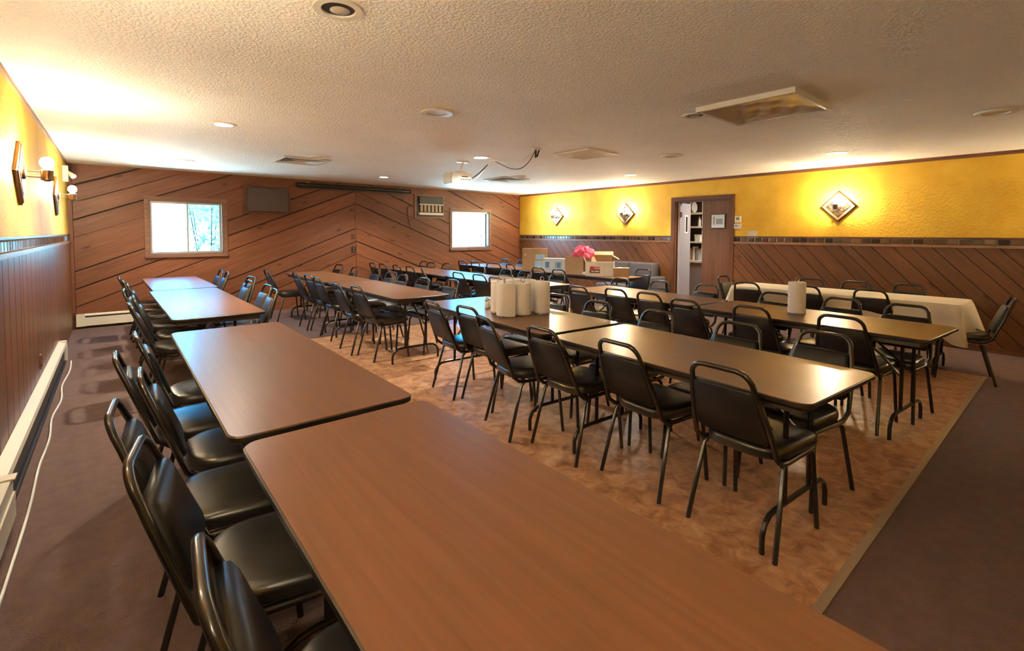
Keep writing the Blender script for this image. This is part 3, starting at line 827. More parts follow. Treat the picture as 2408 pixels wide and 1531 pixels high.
pts = [(-0.40, 7.10, 0.008), (-0.385, 6.6, 0.008), (-0.405, 6.0, 0.008), (-0.38, 5.5, 0.008), (-0.40, 5.0, 0.008), (-0.378, 4.5, 0.008), (-0.385, 4.0, 0.008), (-0.372, 3.5, 0.008), (-0.37, 3.1, 0.008), (-0.375, 2.3, 0.008)]
tag(MB().tube(catmull(pts, 8), 0.007, 6).build('extension_cord', M_WHITE, None, 60), 'thin white cord snaking along the floor beside the left heater', 'cord')

# ------------------------------------------------------------------ beyond the doorway: half wall and shelving
t = thing('service_counter', 'grey half wall with white ledge seen through the doorway', 'counter', (9.42, 5.0, 0))
MB().box((0, 0.02, 0), (0.30, 1.6, 0.835)).build('front_panel', M_GWALL, t)
MB().box((-0.03, 0.0, 0.835), (0.33, 1.6, 0.875)).build('ledge', M_SHELF, t)
t = thing('storage_rack', 'white wire storage rack above the ledge beyond the doorway', 'shelf', (9.50, 5.02, 0.875))
for y in (0.08, 1.3):
    for x in (0.0, 0.24):
        MB().box((x, y, 0), (x+0.025, y+0.03, 1.36)).build('post', M_SHELF, t)
MB().box((0.272, 0.0, 0), (0.29, 1.5, 1.36)).build('back_panel', M_BACK, t)
for z in (0.37, 0.69, 0.98, 1.30):
    MB().box((-0.03, 0.0, z), (0.27, 1.5, z+0.035)).build('shelf', M_SHELF, t)
def platter(y, z, label):
    o = thing('platter', label, 'platter', (9.60, y, z), 0, 'platters on the top shelf of the rack')
    MB().lathe([(0.001, 0.012), (0.08, 0.008), (0.11, -0.006), (0.115, -0.004), (0.08, 0.016), (0.001, 0.020)], 24, c=(0, 0, 0.115), axis='y', cap=False).build('dish', M_SHELF, o, 40)
    MB().lathe([(0.050, 0.0), (0.055, -0.01), (0.058, 0.0)], 20, c=(0, 0.024, 0.115), axis='y', cap=False).build('foot_ring', M_SHELF, o, 40)
platter(5.36, 1.89, 'right white platter standing on the top rack shelf')
platter(5.43, 1.89, 'left white platter standing on the top rack shelf')
t = thing('squeeze_bottle', 'white squeeze bottle on the second rack shelf', 'bottle', (9.60, 5.24, 1.60))
MB().lathe([(0.028, 0), (0.03, 0.01), (0.03, 0.13), (0.016, 0.16)], 16).build('bottle_body', M_SHELF, t, 40)
MB().lathe([(0.017, 0.16), (0.013, 0.185), (0.005, 0.215)], 14).build('nozzle', M_WHITE, t, 40)
t = thing('storage_tub', 'white lidded tub on the third rack shelf', 'tub', (9.60, 5.26, 1.28))
MB().loft([[(x*.9, y*.9, 0) for x, y in rrect(-.07, -.06, .07, .06, .02)], [(x, y, 0.12) for x, y in rrect(-.07, -.06, .07, .06, .02)]]).build('tub_body', M_SHELF, t, 40)
MB().loft([[(x*1.06, y*1.06, 0.12) for x, y in rrect(-.07, -.06, .07, .06, .02)], [(x*1.03, y*1.03, 0.145) for x, y in rrect(-.07, -.06, .07, .06, .02)]]).build('lid', M_WHITE, t, 40)
for k, (y, hh, mt, lb) in enumerate(((5.38, 0.26, M_CARD, 'tan upright binder on the ledge below the rack'), (5.31, 0.29, M_SHELF, 'tall white upright binder on the ledge below the rack'), (5.24, 0.25, M_GDOOR, 'grey upright binder on the ledge below the rack'))):
    t = thing('binder', lb, 'binder', (9.56, y, 0.876), 0, 'upright binders on the ledge')
    MB().box((0, 0, 0), (0.16, 0.012, hh)).box((0, 0.034, 0), (0.16, 0.046, hh)).box((-0.004, 0, 0), (0.0, 0.046, hh)).build('cover', mt, t)
    MB().box((0.002, 0.0125, 0.008), (0.15, 0.0335, hh-0.01)).build('pages', M_CWHITE, t)
t = thing('passage_fill_lamp', 'unseen lamp added to light the room beyond the doorway', 'ceiling light', (9.0, 3.7, HC-0.004))  # out of view, added to brighten the open leaf and rack
MB().box((-0.3, -0.6, -0.05), (0.3, 0.6, 0)).build('housing', M_WHITE, t)
MB().box((-0.27, -0.57, -0.06), (0.27, 0.57, -0.051)).build('diffuser', M_PASS, t)

# ================================================================== TABLES
TH = 0.745
def table(label, cx, cy, w, l, rz=0.0, group=None):
    """folding banquet table; local y runs along its length, parts are built with their grain along local x"""
    t = thing('folding_table', label, 'table', (cx, cy, 0), rz+R(90), group)
    hw_, hl = w/2, l/2          # local x = length now
    out = rrect(-hl, -hw_, hl, hw_, 0.055, 5)
    inn = rrect(-hl+0.004, -hw_+0.004, hl-0.004, hw_-0.004, 0.052, 5)
    top = MB().loft([[(x, y, TH-0.022) for x, y in inn], [(x, y, TH-0.0015) for x, y in inn], [(x*0.999, y*0.997, TH) for x, y in inn]])
    tt = top.build('table_top', M_LAM, t)
    e = MB().loft([[(x, y, TH-0.024) for x, y in inn], [(x, y, TH-0.021) for x, y in out], [(x, y, TH-0.005) for x, y in out], [(x, y, TH-0.002) for x, y in inn]], False, False)
    e.build('edge_band', M_EDGE, tt, 40)
    ap = MB(); z0, z1 = TH-0.062, TH-0.022; ix, iy = hl-0.05, hw_-0.045
    ap.box((-ix, -iy, z0), (ix, -iy+0.016, z1)).box((-ix, iy-0.016, z0), (ix, iy, z1)).box((-ix, -iy+0.016, z0), (-ix+0.016, iy-0.016, z1)).box((ix-0.016, -iy+0.016, z0), (ix, iy-0.016, z1))
    ap.build('apron', M_APRON, t)
    fy = hw_-0.055
    for s in (-1, 1):
        x = s*(hl-0.20)
        g = MB()
        g.tube([(x, -fy, 0.0), (x, -fy, 0.085), (x, -fy+0.02, 0.130), (x, -fy+0.065, 0.158), (x, -fy+0.12, 0.165), (x, fy-0.12, 0.165), (x, fy-0.065, 0.158), (x, fy-0.02, 0.130), (x, fy, 0.085), (x, fy, 0.0)], 0.0125, 8)
        for yy in (-0.13, 0.13):
            g.tube([(x, yy, 0.16), (x, yy, TH-0.03)], 0.0125, 8)
        g.tube([(x, -0.20, TH-0.045), (x, 0.20, TH-0.045)], 0.011, 8)
        lg = g.build('leg_frame', M_STEEL, t, 40)
        for yy in (-0.085, 0.085):
            MB().tube([(x, yy*1.3, 0.40), (x-s*0.14, yy, 0.54), (x-s*0.36, yy, TH-0.03)], 0.008, 6).build('brace', M_STEEL, lg, 40)
    return t
GT = 'brown folding tables pushed into long rows'
table('brown laminate table in the foreground, nearest the camera', 0.64, 0.632, 0.68, 2.205, 0, GT)
table('brown table second in the leftmost row, butted against the foreground table', 0.625, 2.878, 0.69, 2.185, 0, GT)
table('brown table with blue window glare, third in the leftmost row', 0.655, 5.735, 0.68, 2.40, R(1.0), GT)
table('brown table at the window end of the leftmost row', 0.655, 7.955, 0.68, 1.94, R(1.0), GT)
table('brown table nearer the camera in the far row left of centre', 2.59, 5.61, 0.68, 2.10, 0, GT)
table('brown table farther from the camera in the far row left of centre', 2.585, 7.73, 0.68, 2.08, 0, GT)
table('tan-lit table in front of the table with six paper towel rolls', 2.575, 1.455, 0.78, 1.60, R(-3.6), GT)
table('table carrying the six paper towel rolls', 2.69, 3.245, 0.80, 1.88, R(-3.6), GT)
table('table carrying the single paper towel roll', 4.53, 1.47, 0.79, 1.74, R(-4.3), GT)
table('table behind the one with the single paper towel roll', 4.665, 3.22, 0.72, 1.70, R(-4.3), GT)
table('brown table just behind the six paper towel rolls, next row', 4.465, 5.51, 0.73, 2.06, 0, GT)
table('brown table in the row behind the paper towels, nearest the plank wall', 4.465, 7.60, 0.73, 2.06, 0, GT)
table('table holding the cartons', 6.24, 5.56, 0.64, 2.12, 0, GT)
table('brown table behind the carton table, near the small window', 6.24, 7.72, 0.64, 2.14, 0, GT)
table('folding table under the white cloth', 6.70, 1.88, 0.68, 2.26, 0, GT)

# ================================================================== CHAIRS
def chair_parts():
    S = Vector((-0.205, 0, 0.425)); T = Vector((-0.360, 0, 0.835))
    d = (T-S); Lb = d.length; d.normalize()
    nrm = Vector((d.z, 0, -d.x))            # forward normal of the back
    P = lambda y, s, n=0.0: tuple(S + d*s + Vector((0, y, 0)) + nrm*n)
    parts = []
    # back frame with the side rails under the seat
    half = [(0.150, 0, 0.405), (-0.110, 0, 0.402), (-0.165, 0, 0.408)]
    arch = []
    for s_ in (1,):
        arch = [(0.172, s_) for s_ in (0.03, 0.12)]
    wl_ = [(0.194, 0.02), (0.188, 0.10), (0.176, 0.20), (0.161, 0.30), (0.149, 0.350)]
    cor = [(0.077+0.069*math.cos(a), 0.368+0.072*math.sin(a)) for a in [R(q) for q in (0, 18, 36, 54, 72, 90)]]
    side = wl_ + cor[1:]
    path = [(x, 0.19, z) for x, y, z in half] + [P(y, s) for y, s in side] + [P(-y, s) for y, s in reversed(side)] + [(x, -0.19, z) for x, y, z in reversed(half)]
    parts.append(('back_frame', MB().tube(path, 0.0125, 8).mesh('back_frame', M_FRAME, 50)))
    # padded back panel
    b0, b1 = 0.075, 0.345
    wid = lambda s: 0.190 - (s-0.02)*0.122
    outl = [(-wid(b0)+0.03, b0), (wid(b0)-0.03, b0), (wid(b0)-0.006, b0+0.03), (wid(0.2)-0.004, 0.20), (wid(b1)-0.004, b1-0.012), (wid(b1)-0.016, b1), (-wid(b1)+0.016, b1), (-wid(b1)+0.004, b1-0.012), (-wid(0.2)+0.004, 0.20), (-wid(b0)+0.006, b0+0.03)]
    cs = sum(s for _, s in outl)/len(outl)
    ring = lambda k, n: [P(y*k, cs+(s-cs)*k, n) for y, s in outl]
    parts.append(('backrest', MB().loft([ring(0.97, -0.010), ring(1.0, -0.005), ring(1.0, 0.012), ring(0.965, 0.024), ring(0.86, 0.031), ring(0.5, 0.034)]).mesh('backrest', M_BACKV, 50)))
    # seat cushion : wider front, rounded rear
    o = []
    for k in range(7):  # front right corner
        a = R(90*k/6); o.append((0.150+0.055*math.sin(a), -0.150-0.055*math.cos(a)))
    for k in range(7):
        a = R(90*k/6); o.append((0.150+0.055*math.cos(a), 0.150+0.055*math.sin(a)))
    for k in range(9):  # rounded rear
        a = R(90*k/8); o.append((-0.075-0.135*math.sin(a), 0.065+0.128*math.cos(a)))
    for k in range(9):
        a = R(90*k/8); o.append((-0.075-0.135*math.cos(a), -0.065-0.128*math.sin(a)))
    ring2 = lambda k, z: [(x*k, y*k, z) for x, y in o]
    parts.append(('seat', MB().loft([ring2(0.93, 0.416), ring2(0.985, 0.420), ring2(1.0, 0.432), ring2(1.0, 0.452), ring2(0.975, 0.466), ring2(0.92, 0.474), ring2(0.75, 0.480), ring2(0.4, 0.483)]).mesh('seat', M_VINYL, 55)))
    # legs
    for sy in (-1, 1):
        parts.append(('leg', MB().tube([(0.120, sy*0.185, 0.405), (0.150, sy*0.192, 0.375), (0.185, sy*0.205, 0.0)], 0.0115, 8).mesh('leg', M_FRAME, 50)))
        parts.append(('leg', MB().tube([(-0.115, sy*0.185, 0.405), (-0.150, sy*0.192, 0.375), (-0.250, sy*0.212, 0.0)], 0.0115, 8).mesh('leg', M_FRAME, 50)))
    parts.append(('seat_frame', MB().tube([(0.12, -0.19, 0.405), (0.12, 0.19, 0.405)], 0.010, 8).tube([(-0.115, -0.19, 0.405), (-0.115, 0.19, 0.405)], 0.010, 8).mesh('seat_frame', M_FRAME, 50)))
    return parts
CP = chair_parts()
ORD = ['first', 'second', 'third', 'fourth', 'fifth', 'sixth', 'seventh', 'eighth', 'ninth', 'tenth', 'eleventh', 'twelfth']
def chair(tx, ty, ang, label, group):
    a = R(ang)
    t = thing('banquet_chair', label, 'chair', (tx+0.36*math.cos(a), ty+0.36*math.sin(a), 0), a, group)
    for nm, me in CP: obj(nm, me, t)
    return t
def chair_row(spots, fmt, group):
    """spots: nearest first, (x, y of the top rail, facing angle)"""
    for i, s in enumerate(spots):
        chair(s[0], s[1], s[2], fmt % ORD[i], group)
chair_row([(0.105, 0.985, -4), (0.03, 1.63, -10), (-0.02, 2.075, -5), (0.07, 2.52, -2), (-0.01, 2.96, 0), (0.08, 3.50, 1), (0.08, 5.02, 4), (0.12, 5.58, 0), (0.06, 6.32, -3), (0.10, 6.98, 0), (0.06, 7.62, 3), (0.03, 8.26, 0)],
          'black padded chair on the left-wall side of the leftmost table row, %s from the camera', 'chairs along the left wall')
chair_row([(1.30, 5.42, 176), (1.34, 5.90, 183), (1.29, 6.58, 180), (1.42, 7.14, 190), (1.31, 8.22, 178), (1.30, 8.68, 182)],
          'black padded chair on the right side of the leftmost table row, %s from the camera', 'chairs right of the leftmost table row')
chair_row([(2.06, 5.16, 2), (2.00, 5.62, -3), (2.06, 6.50, 0), (2.09, 6.97, 3), (2.04, 7.42, -2), (1.86, 8.36, 0)],
          'black padded chair on the left side of the far left-of-centre row, %s from the camera', 'chairs left of the far row')
chair_row([(3.32, 5.12, 180), (3.16, 5.57, 184), (3.15, 6.13, 178), (3.25, 6.70, 186), (3.36, 7.48, 180), (3.18, 7.98, 176), (3.26, 8.92, 188)],
          'black padded chair on the right side of the far left-of-centre row, %s from the camera', 'chairs right of the far row')
chair_row([(2.08, 1.03, -4), (2.11, 1.62, -6), (2.05, 2.16, -3), (2.00, 2.70, -14), (2.18, 3.18, 0), (2.12, 3.62, -6)],
          'black padded chair on the left side of the six-roll table row, %s from the camera', 'chairs left of the paper towel row')
chair_row([(3.30, 0.98, 172), (3.20, 1.45, 178), (3.22, 2.07, 174), (3.26, 2.69, 178), (3.34, 3.27, 182)],
          'black padded chair on the right side of the six-roll table row, %s from the camera', 'chairs right of the paper towel row')
chair_row([(4.06, 1.12, -4), (4.02, 1.74, -4), (3.95, 2.29, -4), (4.13, 2.79, -5), (4.15, 3.22, -4), (4.04, 3.66, -4)],
          'black padded chair on the left side of the single-roll table row, %s from the camera', 'chairs left of the single roll row')
chair_row([(5.17, 0.94, 175), (5.22, 1.42, 176), (5.17, 1.98, 176), (5.35, 2.80, 174), (5.32, 3.40, 175), (5.20, 3.92, 178)],
          'black padded chair on the right side of the single-roll table row, %s from the camera', 'chairs right of the single roll row')
chair_row([(3.94, 5.05, 0), (4.03, 5.55, 3), (4.00, 6.05, 0), (3.98, 7.10, -25), (4.02, 7.62, 0), (4.02, 8.14, 0), (3.95, 8.58, 2), (3.94, 9.03, -2)],
          'black chair, left side of the row behind the paper towels, %s from camera', 'chairs left of the row behind the paper towels')
chair_row([(5.06, 4.95, 182), (5.03, 5.64, 180), (5.00, 6.08, 178), (4.99, 6.80, 180), (5.04, 7.98, 180), (4.95, 8.42, 181), (5.03, 8.86, 180)],
          'black chair, right side of the row behind the paper towels, %s from camera', 'chairs right of the row behind the paper towels')
chair_row([(5.64, 5.53, 0), (5.70, 6.09, 2), (5.86, 7.05, -8), (5.83, 7.53, 30), (5.84, 8.18, 0), (5.83, 8.64, 2)],
          'black padded chair on the near side of the carton table row, %s from the camera', 'chairs on the near side of the carton row')
chair_row([(6.89, 4.74, 180), (6.86, 6.63, 178), (6.90, 7.28, 182), (7.00, 7.96, 180), (6.95, 8.48, 180)],
          'black padded chair on the wall side of the carton table row, %s from the camera', 'chairs on the wall side of the carton row')
chair_row([(6.26, 1.46, 0), (6.14, 2.05, 0), (6.02, 2.66, 0)],
          'black padded chair on the near side of the white-cloth table, %s from the right', 'chairs on the near side of the white table')
chair_row([(7.36, 1.33, 180), (7.26, 1.84, 182), (7.24, 2.34, 179)],
          'black padded chair on the wall side of the white-cloth table, %s from the right', 'chairs on the wall side of the white table')
chair(6.68, 3.28, -92, 'black padded chair at the doorway end of the white-cloth table', 'chairs at the ends of the white table')
chair(6.62, 0.42, 100, 'black padded chair at the dark right end of the white-cloth table', 'chairs at the ends of the white table')

# ================================================================== TABLECLOTH
def tablecloth():
    x0, x1, y0, y1 = 6.36, 7.04, 0.75, 3.01
    cx, cy = (x0+x1)/2, (y0+y1)/2
    out = []
    # outline with points along the edges
    def lin(a, b, n): return [(a[0]+(b[0]-a[0])*k/n, a[1]+(b[1]-a[1])*k/n) for k in range(n)]
    r = 0.05; poly = []
    cs = [((x1-r, y1-r), 0), ((x0+r, y1-r), 90), ((x0+r, y0+r), 180), ((x1-r, y0+r), 270)]
    for i, (c, a0) in enumerate(cs):
        for k in range(7):
            a = R(a0+90*k/6); poly.append((c[0]+r*math.cos(a), c[1]+r*math.sin(a), a, True))
        nc, na = cs[(i+1) % 4]
        p = (c[0]+r*math.cos(R(a0+90)), c[1]+r*math.sin(R(a0+90))); q = (nc[0]+r*math.cos(R(na)), nc[1]+r*math.sin(R(na)))
        n = 16 if abs(p[1]-q[1]) < abs(p[0]-q[0]) else 46
        for k in range(1, n):
            poly.append((p[0]+(q[0]-p[0])*k/n, p[1]+(q[1]-p[1])*k/n, R(a0+90), False))
    def corner(px, py):   # 0..1 closeness to a corner
        dx = min(abs(px-x0), abs(px-x1)); dy = min(abs(py-y0), abs(py-y1))
        return max(0, 1-math.hypot(dx, dy)/0.35)
    rings = []
    zt = TH+0.004
    rings.append([(cx+(p[0]-cx)*0.985, cy+(p[1]-cy)*0.996, zt) for p in poly])
    rings.append([(p[0]+0.004*math.cos(p[2]), p[1]+0.004*math.sin(p[2]), zt-0.002) for p in poly])
    for lv in (0.12, 0.3, 0.5, 0.7, 0.88, 1.0):
        g = []
        for i, p in enumerate(poly):
            c = corner(p[0], p[1])
            drop = 0.255+0.15*c**1.5+0.008*math.sin(p[1]*9)
            fold = (0.020*math.sin(p[1]*7.3+p[0]*5)+0.012*math.sin(p[1]*17+1))*lv + 0.055*c*math.sin(i*0.85)*lv
            off = 0.010+0.030*lv+fold+0.05*c*lv
            g.append((p[0]+math.cos(p[2])*off, p[1]+math.sin(p[2])*off, zt-drop*lv))
        rings.append(g)
    m = MB().loft(rings, True, False)
    o = m.build('tablecloth', M_CLOTH, None, 80)
    return tag(o, 'white cloth with folded corners draped over the table by the right wall', 'tablecloth')
tablecloth()

# ================================================================== PAPER TOWELS AND SHAKERS
def paper_roll(x, y, rz, label, group, tail=True):
    t = thing('paper_towel_roll', label, 'paper towel', (x, y, TH), rz, group)
    n = 30; prof = []
    ro, h0, h1 = 0.068, 0.012, 0.278
    m = MB().lathe([(0.02, h0), (ro-0.003, h0), (ro, h0+0.004), (ro, h1-0.004), (ro-0.004, h1), (0.02, h1), (0.02, h0)], n, cap=False)
    m.build('roll', M_PAPER, t, 40)
    MB().lathe([(0.0195, h0+0.002), (0.0195, h1-0.002), (0.017, h1-0.002), (0.017, h0+0.002), (0.0195, h0+0.002)], 16, cap=False).build('core', M_CARD, t, 40)
    if tail:      # loose sheet hanging off the roll
        g0, g1 = [], []
        for k in range(8):
            a = R(200+k*9); rr_ = ro+0.001+0.0035*k*k/6
            g0.append((rr_*math.cos(a), rr_*math.sin(a)))
        s = MB()
        prev = [(x_, y_) for x_, y_ in g0]
        vs_ = [(x_, y_, h0-0.006) for x_, y_ in prev] + [(x_, y_, h1-0.002) for x_, y_ in prev] + [(x_*1.015, y_*1.015, h0-0.006) for x_, y_ in prev] + [(x_*1.015, y_*1.015, h1-0.002) for x_, y_ in prev]
        k = len(prev); fs_ = []
        for i in range(k-1):
            fs_ += [(i, i+1, k+i+1, k+i), (2*k+i, 3*k+i, 3*k+i+1, 2*k+i+1)]
        fs_ += [(k-1, 3*k-1, 4*k-1, 2*k-1), (0, k, 3*k, 2*k)]
        s.add(vs_, fs_).build('loose_sheet', M_PAPER, t, 60)
    w = MB()
    w.tube([(0.062*math.cos(R(q)), 0.062*math.sin(R(q)), 0.005) for q in range(0, 360, 20)], 0.0032, 6, True)
    w.tube([(-0.075, 0, 0.004), (0.075, 0, 0.004)], 0.0032, 6); w.tube([(0, -0.075, 0.004), (0, 0.075, 0.004)], 0.0032, 6)
    w.tube([(0.008, 0, 0.004), (0.008, 0, 0.285), (0.017, 0, 0.298), (0.012, 0, 0.312), (0, 0, 0.318), (-0.012, 0, 0.312), (-0.017, 0, 0.298), (-0.008, 0, 0.285), (-0.008, 0, 0.004)], 0.0035, 6)
    w.build('wire_holder', M_WIRE, t, 60)
    return t
GR = 'six paper towel rolls standing together'
paper_roll(2.57, 3.24, 0.3, 'paper towel roll at the left back of the six, beside the shakers', GR)
paper_roll(2.49, 3.06, 0.6, 'front left paper towel roll of the six', GR)
paper_roll(2.73, 3.24, 1.1, 'back middle paper towel roll of the six', GR, False)
paper_roll(2.64, 3.00, 2.0, 'front middle paper towel roll of the six', GR, False)
paper_roll(2.84, 3.15, 0.2, 'back right paper towel roll of the six, with a loose sheet', GR)
paper_roll(2.835, 2.97, 2.6, 'rightmost paper towel roll of the six, standing slightly apart', GR, False)
paper_roll(4.56, 1.58, 2.2, 'single paper towel roll standing alone near the white-cloth table', None, False)
def shaker(x, y, label):
    t = thing('salt_shaker', label, 'shaker', (x, y, TH), 0, 'glass shakers beside the paper towels')
    MB().lathe([(0.018, 0), (0.0205, 0.004), (0.0205, 0.05), (0.015, 0.066)], 10).build('glass', M_GLASSY, t, 30)
    MB().lathe([(0.0165, 0.064), (0.0175, 0.075), (0.016, 0.086), (0.009, 0.095), (0.001, 0.098)], 14).build('cap', M_WIRE, t, 40)
shaker(2.64, 3.50, 'left glass shaker with metal cap beside the paper towels')
shaker(2.70, 3.52, 'right glass shaker half hidden by the paper towels')

# ================================================================== CARTONS ON THE FAR TABLE
def carton(name, label, Lc, Rc, z0, h, depth, mat, open_top=False, flaps=(), cat='box', lid=False):
    """Lc, Rc : front bottom corners left and right as seen from the room; local x along the front, y away"""
    Lv, Rv = Vector((*Lc, 0)), Vector((*Rc, 0)); w = (Rv-Lv).length
    rz = math.atan2(Rv.y-Lv.y, Rv.x-Lv.x)
    t = thing(name, label, cat, (Lc[0], Lc[1], z0), rz)
    k = 0.006
    m = MB().box((0, 0, 0), (w, k, h)).box((0, depth-k, 0), (w, depth, h)).box((0, k, 0), (k, depth-k, h)).box((w-k, k, 0), (w, depth-k, h)).box((k, k, 0), (w-k, depth-k, k))
    m.build('body', mat, t)
    if not open_top:
        MB().box((0, 0, h), (w, depth/2-0.002, h+0.005)).build('flap', mat, t)
        MB().box((0, depth/2+0.002, h), (w, depth, h+0.005)).build('flap', mat, t)
    for side, ln, ang in flaps:
        a = R(ang)
        if side == 'back':
            fl = MB().box((0, 0, 0), (w, ln, k)).build('flap', mat, t, loc=(0, depth-k, h), rot=(a, 0, 0))
        elif side == 'front':
            fl = MB().box((0, -ln, 0), (w, 0, k)).build('flap', mat, t, loc=(0, k, h), rot=(-a, 0, 0))
        elif side == 'left':
            fl = MB().box((-ln, 0, 0), (0, depth, k)).build('flap', mat, t, loc=(k, 0, h), rot=(0, a, 0))
        else:
            fl = MB().box((0, 0, 0), (ln, depth, k)).build('flap', mat, t, loc=(w-k, 0, h), rot=(0, -a, 0))
    return t, w
def front(t, n, x0, z0, x1, z1, mat, d=0.0015):
    return MB().box((x0, -d, z0), (x1, -0.0002, z1)).build(n, mat, t)
Z0 = TH+0.001
t, w = carton('carton', 'large flat cardboard carton standing in the far right corner', (6.02, 6.86), (6.34, 6.51), Z0, 0.40, 0.11, M_CARD)
front(t, 'label_sheet', 0.25, 0.20, 0.43, 0.29, M_BLUEP); front(t, 'label_sheet', 0.24, 0.05, 0.43, 0.17, M_BLUEP); front(t, 'tape_mark', 0.04, 0.27, 0.07, 0.30, M_CWHITE)
front(t, 'print_line', 0.35, 0.225, 0.356, 0.275, M_MIDBLUE, 0.003)
t, w = carton('carton', 'pale carton with blue pictures beside the large cardboard carton', (5.99, 6.26), (6.22, 5.90), Z0, 0.235, 0.18, plain('pale_blue_card', (0.56, 0.66, 0.74), 0.45))
front(t, 'picture', 0.045, 0.07, 0.12, 0.18, M_MIDBLUE); front(t, 'picture', 0.22, 0.06, 0.35, 0.18, M_BLUEP); front(t, 'picture_figure', 0.26, 0.075, 0.32, 0.165, M_MIDBLUE, 0.003); front(t, 'print_line', 0.05, 0.04, 0.38, 0.048, M_BLUEP)
t, w = carton('carton', 'tall open cardboard carton with pink tissue in it', (5.98, 5.70), (6.00, 5.30), Z0, 0.300, 0.30, M_CARD, True, (('right', 0.12, -62),))
# crumpled pink tissue
m = MB(); n1, n2 = 26, 14; vs_ = []
for i in range(n2+1):
    for k in range(n1):
        th = math.pi*0.62*i/n2; ph = 2*math.pi*k/n1
        q = 1+0.16*math.sin(3*ph+4*th)+0.10*math.sin(7*ph-5*th)+0.06*math.sin(11*ph+9*th)
        vs_.append((0.150*q*math.sin(th)*math.cos(ph), 0.185*q*math.sin(th)*math.sin(ph), 0.13*q*math.cos(th)))
fs_ = [(i*n1+k, i*n1+(k+1) % n1, (i+1)*n1+(k+1) % n1, (i+1)*n1+k) for i in range(n2) for k in range(n1)]
tag(m.add(vs_, fs_).build('tissue_paper', M_PINK, None, None, loc=(6.15, 5.44, Z0+0.335)), 'crumpled bright pink tissue bulging from the tall carton', 'tissue paper')
t, w = carton('carton', 'cardboard carton with raised flaps behind the white printed carton', (6.22, 5.42), (6.47, 5.07), Z0, 0.315, 0.26, M_CARD, True, (('back', 0.14, 24), ('left', 0.12, 20), ('right', 0.13, -30)))
t, w = carton('carton', 'white carton with red logo in front of the cardboard cartons', (5.96, 5.22), (6.20, 4.84), Z0, 0.225, 0.22, M_CWHITE, True, ())
front(t, 'logo_panel', 0.075, 0.062, 0.235, 0.150, M_RED)
front(t, 'logo_bar', 0.070, 0.050, 0.237, 0.098, M_DKRED, 0.0025)
front(t, 'logo_lettering', 0.095, 0.066, 0.138, 0.086, M_CWHITE, 0.004); front(t, 'logo_lettering', 0.148, 0.066, 0.225, 0.086, M_CWHITE, 0.004)
front(t, 'logo_lettering', 0.150, 0.110, 0.228, 0.138, plain('salmon_print', (0.60, 0.30, 0.22), 0.6), 0.0025)
front(t, 'logo_line', 0.062, 0.036, 0.235, 0.040, M_DKRED)
star = []
for k in range(16):
    a = 2*math.pi*k/16; q = 0.042 if k % 2 == 0 else 0.027
    star.append((0.105+q*math.cos(a), 0.125+q*math.sin(a)*1.05))
MB().prism(star, lambda p: (p[0], -0.0036, p[1]), lambda p: (p[0], -0.0004, p[1])).build('logo_burst', M_RED, t)
front(t, 'fold_line', 0.303, 0.0, 0.306, 0.225, M_CARDIN)
t, w = carton('carton', 'small closed tan carton right of the white printed carton', (6.19, 4.86), (6.36, 4.64), Z0, 0.13, 0.20, M_CARD)
MB().box((0.10, 0.0, 0.136), (0.16, 0.20, 0.138)).build('tape', M_CWHITE, t)
m = MB(); vs_ = []
for i in range(9):
    for k in range(14):
        th = math.pi*i/8; ph = 2*math.pi*k/14
        q = 1+0.28*math.sin(3*ph+5*th)*math.cos(4*th)+0.15*math.sin(8*ph)
        vs_.append((0.04*q*math.sin(th)*math.cos(ph), 0.045*q*math.sin(th)*math.sin(ph), 0.032+0.032*math.cos(th)))
fs_ = [(i*14+k, i*14+(k+1) % 14, (i+1)*14+(k+1) % 14, (i+1)*14+k) for i in range(8) for k in range(14)]
tag(m.add(vs_, fs_).build('crumpled_bag', M_WHITE, None, None, loc=(5.985, 5.25, Z0)), 'small crumpled white bag between the tall and the printed carton', 'bag')

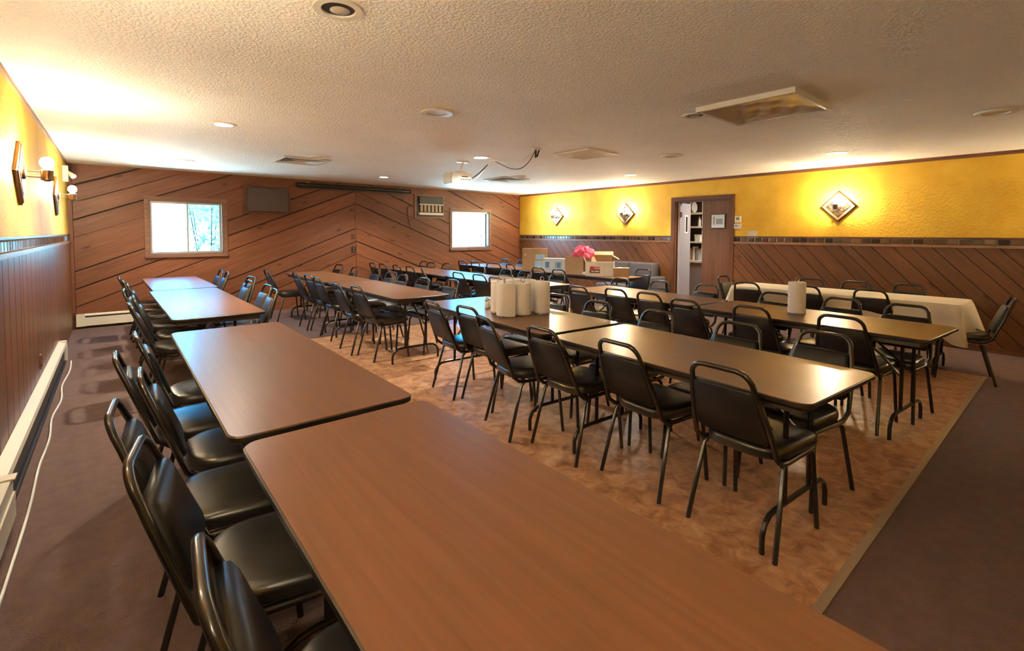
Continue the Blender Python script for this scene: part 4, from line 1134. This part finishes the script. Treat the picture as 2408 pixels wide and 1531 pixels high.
# long grey seat against the right wall
t = thing('settee', 'long low grey upholstered seat against the wall left of the doorway', 'settee', (7.62, 5.16, 0))
def cushion(a, b, r=0.04):
    m = MB(); x0, y0, z0 = a; x1, y1, z1 = b
    q = rrect(x0, y0, x1, y1, r, 4); c = ((x0+x1)/2, (y0+y1)/2)
    rg = lambda k, z: [(c[0]+(x-c[0])*k, c[1]+(y-c[1])*k, z) for x, y in q]
    return m.loft([rg(0.96, z0), rg(1, z0+0.02), rg(1, z1-0.03), rg(0.97, z1-0.01), rg(0.9, z1)])
cushion((0, 0, 0.09), (0.55, 1.30, 0.26), 0.03).build('base', M_GREY, t, 50)
cushion((0.30, 0.10, 0.42), (0.56, 0.63, 0.87)).build('back_cushion', M_GREY, t, 50)
cushion((0.30, 0.66, 0.42), (0.56, 1.26, 0.87)).build('back_cushion', M_GREY, t, 50)
cushion((0.02, 0.10, 0.26), (0.52, 0.63, 0.43)).build('seat_cushion', M_GREY, t, 50)
cushion((0.02, 0.66, 0.26), (0.52, 1.26, 0.43)).build('seat_cushion', M_GREY, t, 50)
cushion((0, -0.06, 0.09), (0.55, 0.09, 0.62), 0.06).build('arm', M_GREY, t, 50)
for x in (0.05, 0.49):
    for y in (0.05, 1.22):
        MB().tube([(x, y, 0.0), (x, y, 0.1)], 0.02, 8).build('foot', M_BLACK, t)

# ================================================================== OUTSIDE
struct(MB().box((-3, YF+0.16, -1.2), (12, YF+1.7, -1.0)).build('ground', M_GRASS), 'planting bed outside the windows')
def shrub(x, y, h, rx, z0, nl, label):
    t = thing('shrub', label, 'shrub', (x, y, -1.0), 0, 'shrubs outside the windows')
    m = MB()
    for k in range(6):
        a = k*2.4; m.tube([(0.02*math.cos(a), 0.02*math.sin(a), 0), (rx*0.3*math.cos(a), rx*0.3*math.sin(a), h*0.5), (rx*0.8*math.cos(a), rx*0.8*math.sin(a), h*0.92)], [0.022, 0.014, 0.006], 6)
    m.build('stem', M_BARK, t, 50)
    f = MB()
    for k in range(nl):
        while True:
            p = Vector((random.uniform(-1, 1), random.uniform(-1, 1), random.uniform(-1, 1)))
            if p.length < 1: break
        c = Vector((p.x*rx, p.y*rx, (z0+h)/2+p.z*(h-z0)/2))
        a = random.uniform(0, 6.28); b = random.uniform(-0.9, 0.9); s = random.uniform(0.05, 0.10)
        u = Vector((math.cos(a), math.sin(a), b)).normalized()*s; w = u.cross(Vector((random.uniform(-1, 1), random.uniform(-1, 1), 1))).normalized()*s*0.5
        f.add([c-u, c-u*0.2+w, c+u, c-u*0.2-w], [(0, 1, 2, 3)])
    fo = f.build('foliage', M_LEAF, t); fo['kind'] = 'stuff'
shrub(1.38, 10.62, 3.15, 0.38, 1.7, 230, 'leafy shrub outside the right pane of the wide window')
shrub(8.0, 10.62, 2.75, 0.33, 1.6, 90, 'leafy shrub outside the right pane of the small window')
